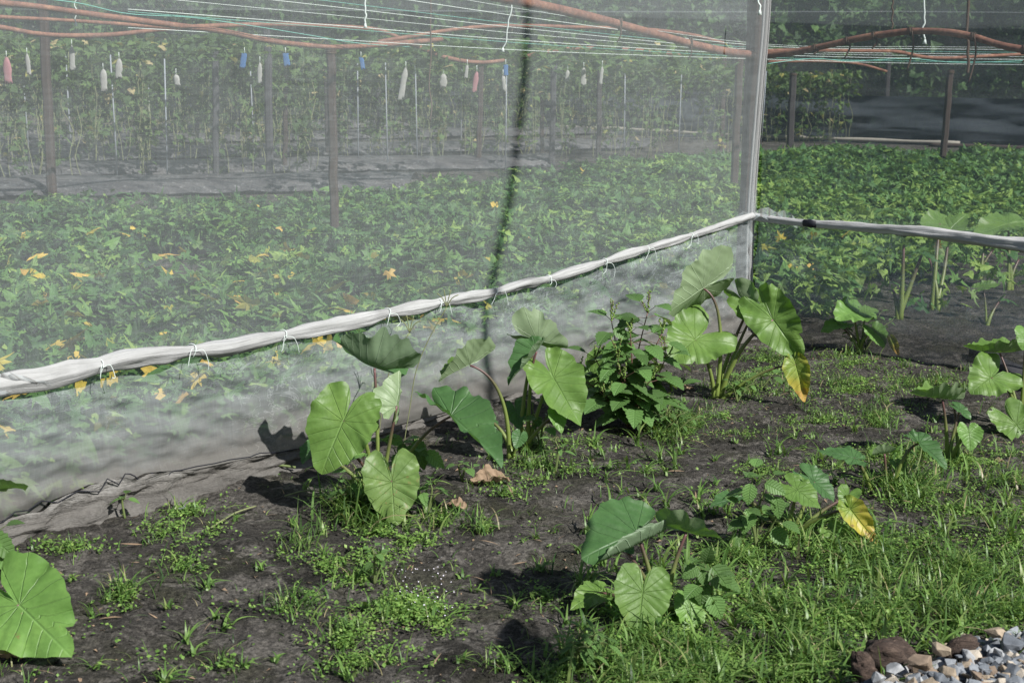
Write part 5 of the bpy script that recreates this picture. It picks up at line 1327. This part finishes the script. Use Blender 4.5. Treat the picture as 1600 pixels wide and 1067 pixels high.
    m = 900; P2.append(np.stack([RNG.uniform(0, 1600, m), RNG.uniform(560, 1080, m)], -1))
    P2 = np.concatenate(P2)
    d = np.array([tuple(ray(a, b)) for a, b in P2]); tt = (0 - H) / d[:, 2]; gx = d[:, 0] * tt; gy = d[:, 1] * tt
    clump = fbm(gx * 11, gy * 11, 3, 3); k = not_in_wall(gx, gy) & (clump > .40) & (gy > 3.2); gx, gy = gx[k], gy[k]
    rep = 4; gx = np.repeat(gx, rep) + RNG.normal(0, .016, len(gx) * rep); gy = np.repeat(gy, rep) + RNG.normal(0, .016, len(gy) * rep)
    n = len(gx); z = ground_h(gx, gy) + RNG.uniform(.002, .03, n)
    V, Ft, T = scatter([T_oval(2, .40, .1, .1), T_oval(2, .30, .2, .2)], np.column_stack([gx, gy, z]), rotmats(RNG.random(n) * 6.28, RNG.normal(.15, .4, n), RNG.normal(0, .3, n)), RNG.uniform(.008, .018, n), np.clip(RNG.normal(.5, .25, n), 0, 1))
    o = mesh_np('low_weeds', V, Ft, M['weed_low'], tint=T, smooth=False); tag(o, 'small round leaved light green ground weeds', 'ground weeds', kind='stuff'); print('low', n)
    # tiny pale flowers in the middle patch
    n = 90; a = RNG.random(n) * 6.28; r = np.sqrt(RNG.random(n)); P3 = np.stack([660 + np.cos(a) * r * 60, 935 + np.sin(a) * r * 50], -1)
    pts = [gnd(*p) for p in P3]; ps = np.array([(p.x, p.y, ground_h(np.array(p.x), np.array(p.y)) + RNG.uniform(.03, .06)) for p in pts])
    V, Ft, T = scatter([T_oval(2, .45, .1, .1)], ps, rotmats(RNG.random(n) * 6.28, RNG.normal(.1, .3, n), RNG.normal(0, .3, n)), RNG.uniform(.004, .007, n), RNG.random(n))
    tag(mesh_np('tiny_flowers', V, Ft, M['flower'], tint=T, smooth=False), 'scattered tiny whitish flowers over the middle weeds', 'flowers', kind='stuff')
build_grass()
def crumbs():
    n = 26000; x = RNG.uniform(-2.4, 3.4, n); y = 3.4 + 5.2 * RNG.random(n) ** 1.3; k = not_in_wall(x, y) & (fbm(x * 5, y * 5, 2, 1) > .35); x, y = x[k], y[k]; n = len(x)
    V0 = np.array([(1, 0, 0), (0, 1, 0), (-1, 0, 0), (0, -1, 0), (.2, .1, .8), (0, 0, -.5)], dtype=np.float32); V1 = V0 * np.array([1.3, .7, .8]); F0 = np.array([(0, 1, 4), (1, 2, 4), (2, 3, 4), (3, 0, 4), (1, 0, 5), (2, 1, 5), (3, 2, 5), (0, 3, 5)])
    V, Ft, T = scatter([(V0, F0), (V1.astype(np.float32), F0)], np.column_stack([x, y, ground_h(x, y) + .001]), rotmats(RNG.random(n) * 6.28, RNG.normal(0, .5, n), RNG.normal(0, .5, n)), RNG.uniform(.002, .006, n) * (1 + 2.0 * (RNG.random(n) > .93)), RNG.random(n))
    tag(mesh_np('soil_crumbs', V, Ft, M['soil'], tint=T, smooth=False), 'loose crumbs of dark soil over the plot', 'soil crumbs', kind='stuff')
crumbs()
def debris():
    n = 1500; x = RNG.uniform(-2.4, 3.4, n); y = 3.4 + 5.2 * RNG.random(n) ** 1.3; k = not_in_wall(x, y); x, y = x[k], y[k]; n = len(x)
    V, Ft, T = scatter([T_oval(3, .035, .1, .25), T_oval(2, .3, .6, .5)], np.column_stack([x, y, ground_h(x, y) + .005]), rotmats(RNG.random(n) * 6.28, RNG.normal(.05, .2, n), RNG.normal(0, .4, n)), np.where(np.arange(n) % 2 == 0, RNG.uniform(.03, .10, n), RNG.uniform(.008, .022, n)), RNG.random(n))
    tag(mesh_np('plant_litter', V, Ft, M['dead'], tint=T, smooth=False), 'bits of dry straw and dead leaf scattered on the soil', 'plant litter', kind='stuff')
debris()

# tall seed stalks crossing the hem
for pts, lab in (([(632, 690), (640, 640), (650, 580), (670, 530), (698, 480)], 'thin grass stalk with forked seed head rising over the rolled hem'),
                 ([(590, 700), (600, 620), (615, 560), (640, 520)], 'slender grass stalk behind the top leaf of the large taro'),
                 ([(1000, 470), (1000, 471)], None)):
    if not lab: continue
    Yb = G(632, 720).y; P = [at(x, y, Yb) for x, y in pts]; o = empty('grass_stalk', tuple(P[0]), lab, 'grass stalk')
    mb = MB(); mb.tube(smooth_path([Vector((P[0].x, P[0].y, 0))] + P, 5), .0022, 5); t = P[-1]
    for a in (-.5, -.15, .2, .6): mb.tube(smooth_path([t, t + Vector((math.sin(a) * .04, 0, .04)), t + Vector((math.sin(a) * .09, 0, .06 + .02 * math.cos(a * 3)))], 3), .0022, 4)
    mb.build('stalk', M['vine_stem'], o)
# straw and twigs
for i, (x0, y0, x1, y1, rr, mt, lab) in enumerate([(392, 738, 462, 737, .006, 'stem', 'yellow green cut stalk lying along the net skirt'), (330, 832, 400, 798, .0035, 'vine_stem', 'dry straw lying beside the shade of the large taro'), (445, 782, 510, 775, .003, 'vine_stem', 'pale dry grass stem in front of the net'), (655, 915, 670, 985, .002, 'vine_stem', 'thin twig in the middle weeds')]):
    a, b = G(x0, y0), G(x1, y1); a.z += .02; b.z += .02; o = empty('straw', tuple(a), lab, 'straw'); mb = MB(); mb.tube(smooth_path([a, a.lerp(b, .5) + Vector((0, .01, .01)), b], 5), rr, 6); mb.build('stalk', M[mt], o)

# ------------------------------------------------------------------ stones
def rock_mesh(rnd, flat=.6):
    """angular broken stone, convex hull of random points"""
    import bmesh
    bm = bmesh.new(); pts = []
    for i in range(13):
        v = Vector((rnd.gauss(0, 1), rnd.gauss(0, 1), rnd.gauss(0, 1))).normalized(); v = Vector((v.x * rnd.uniform(.7, 1.1), v.y * rnd.uniform(.6, 1), v.z * flat)); bm.verts.new(v)
    bmesh.ops.convex_hull(bm, input=bm.verts)
    for v in [v for v in bm.verts if not v.link_faces]: bm.verts.remove(v)
    bmesh.ops.bevel(bm, geom=list(bm.edges), offset=.035, segments=1, affect='EDGES')
    bmesh.ops.triangulate(bm, faces=bm.faces)
    bm.verts.index_update(); V = np.array([tuple(v.co) for v in bm.verts], dtype=np.float32); Ft = np.array([[v.index for v in f.verts] for f in bm.faces]); bm.free(); return V, Ft
RK = [rock_mesh(random.Random(i), .45 + .05 * (i % 6)) for i in range(12)]
# heap of gravel at the lower right corner
hp = gnd(1600, 1075)
def heap_z(px, py):  # heap edge in the photograph
    edge = np.interp(px, [1320, 1345, 1390, 1450, 1500, 1540, 1600, 1700], [1090, 1062, 1046, 1030, 1000, 990, 985, 975])
    return np.clip((py - edge) / 60, 0, 1) * .16
def gravel():
    n = 2000; P = np.stack([RNG.uniform(1320, 1760, n), RNG.uniform(985, 1220, n)], -1)
    hz = heap_z(P[:, 0], P[:, 1]); k = hz > .012; P, hz = P[k], hz[k]
    ps = np.array([tuple(gnd(a, b, h * .8)) for (a, b), h in zip(P, hz)]); n = len(ps)
    ps[:, 2] += RNG.uniform(-.015, .012, n)
    tint = RNG.choice([.1, .1, .4, .4, .62, .5, .78, .78, .92, 1.0], n)
    V, Ft, T = scatter(RK, ps, rotmats(RNG.random(n) * 6.28, RNG.normal(0, .8, n), RNG.normal(0, .8, n)), RNG.uniform(.014, .042, n), tint)
    tag(mesh_np('gravel', V, Ft, M['rock'], tint=T, smooth=False), 'heap of angular grey and tan gravel in the lower right corner', 'gravel', kind='stuff')
gravel()
def stone(px, py, wpx, t, lab, k, z=0.0, grp='larger stones'):
    g = gnd(px, py, z) ; s = wpx / 2 / FPX * g.y
    V, Ft = RK[k % 12]; Rm = rotmats(np.array([k * 1.3]), np.array([.2]), np.array([.1]))[0]
    V2 = (V @ Rm.T) * s + np.array([g.x, g.y, g.z + s * .25])
    o = mesh_np('stone', V2, Ft, M['rock'], tint=np.full(len(V2), t), smooth=False, origin=(g.x, g.y, g.z)); tag(o, lab, 'stone', grp)
stone(163, 902, 28, .99, 'small pale oval stone on the bare soil at the left', 2)
stone(287, 797, 22, .6, 'grey stone half buried behind grass near the net', 3)
stone(1266, 955, 20, .92, 'brownish stone in the grass behind the log', 4)
for px, py, w_, t, lab in [(1420, 1010, 55, .92, 'a'), ]: pass
for i, (px, py, w_, t, lab) in enumerate([(1580, 1010, 62, .3, 'big slate grey block at the right end of the gravel heap'), (1545, 1020, 34, .5, 'pale grey splinter standing beside the big slate block'), (1440, 1040, 48, .92, 'tall tan wedge stone in the middle of the gravel heap'), (1553, 992, 50, .76, 'flat tan stone on top of the gravel heap'),
        (1510, 1048, 46, .5, 'light grey faceted stone below the red brown clod'), (1395, 1050, 44, .62, 'light grey stone against the rotten log'), (1468, 1018, 42, .76, 'buff flat stone left of the red brown clod'), (1372, 1062, 34, .62, 'pale stone at the foot of the rotten log'), (1560, 1055, 52, .1, 'dark slate slab near the lower right corner')]):
    stone(px, py, w_, t, lab, i + 3, .09)
# rotten log and clod
def lump(name, px, py, wpx, hpx, label, cat, mat, z=0., seed=1, dep=.6, tilt=0):
    g = gnd(px, py, z); a_ = wpx / 2 / FPX * g.y; c_ = hpx / 2 / FPX * g.y
    nu, nv = 40, 24; V = []
    for j in range(nv + 1):
        ph = math.pi * j / nv
        for i in range(nu):
            th = 2 * math.pi * i / nu; x, y, zz = math.sin(ph) * math.cos(th), math.sin(ph) * math.sin(th), math.cos(ph)
            r = 1 + .55 * (float(fbm(np.array(x * 1.6 + seed * 3 + zz * .8), np.array(y * 1.6 + zz * 2.1), 4, seed)) - .47) * 1.4
            r += .10 * abs(float(vnoise(np.array(th * 5), np.array(zz * 2 + seed)))) - .05
            X, Z = x * r * a_, zz * r * c_; V.append((g.x + X * math.cos(tilt) + Z * math.sin(tilt), g.y + y * r * a_ * dep, g.z + c_ * .6 - X * math.sin(tilt) + Z * math.cos(tilt)))
    Fq = [(j * nu + i, j * nu + (i + 1) % nu, (j + 1) * nu + (i + 1) % nu, (j + 1) * nu + i) for j in range(nv) for i in range(nu)]
    o = mesh_np(name, V, np.array(Fq), M[mat], origin=tuple(g)); tag(o, label, cat)
lump('rotten_log', 1390, 1046, 104, 70, 'rotten brown log lump lying before the gravel heap', 'log', 'wood', .02, 2, .7, .25)
lump('wood_chunk', 1352, 1072, 40, 80, 'dark splintered wood piece left of the rotten log', 'wood', 'wood', .02, 5, .8, -.5)
lump('soil_clod', 1502, 1018, 62, 34, 'red brown clod lying on the gravel heap', 'clod', 'wood', .08, 7, .6, -.4)

# unseen branch added out of frame, leaves shaped to throw the dark soil ovals
o = empty('shadow_branch', tuple(gnd(1000, 1000) + SUN * 3.0), 'added unseen branch with broad leaves, shaped to throw oval shadows on the soil', 'branch')
tips = []
for (x0, y0, x1, y1, wd) in ((772, 885, 812, 945, .17), (798, 965, 850, 1085, .15)):
    a, b = gnd(x0, y0), gnd(x1, y1); L = b - a; px_ = Vector((-L.y, L.x, 0)).normalized(); V = []
    for i in range(13):
        for j in range(7):
            f = i / 12; s = (j / 3 - 1); hw = wd * .5 * math.sin(math.pi * min(.999, max(.001, f)) ** .9) ** .7
            V.append(tuple(a + L * f + px_ * s * hw + SUN * (3.0 + .03 * abs(s) - .05 * f * f)))
    mb = MB(); mb.add(V, [(i * 7 + j, i * 7 + j + 1, (i + 1) * 7 + j + 1, (i + 1) * 7 + j) for i in range(12) for j in range(6)], tint=.4); mb.build('leaf', M['grass'], o); tips.append(b + SUN * 2.95)
mb = MB(); end = tips[1] + Vector((.35, -.5, .15)); mb.tube(smooth_path([tips[0], tips[0].lerp(tips[1], .6) + Vector((.1, -.02, .05)), tips[1], end], 5), .006, 6); mb.tube(smooth_path([end, end + Vector((.5, -.5, .4)), end + Vector((1.2, -.9, .5))], 4), .014, 7); mb.build('twig', M['bark'], o)

# unseen added cable, bent to cast the curved dark line on the net
cab = [onA(x, y) for x, y in ((820, -160), (822, 0), (818, 110), (808, 230), (792, 340), (770, 440), (764, 520), (764, 590), (768, 640))]
P = smooth_path([p + SUN * 8.0 for p in cab], 6)
o = empty('shadow_cable', tuple(P[0]), 'added dark cable out of view on the right, shaped to cast a shadow line on the net', 'cable')
mb = MB(); mb.tube(P, .034, 8); mb.build('cable', M['black_cord'], o)
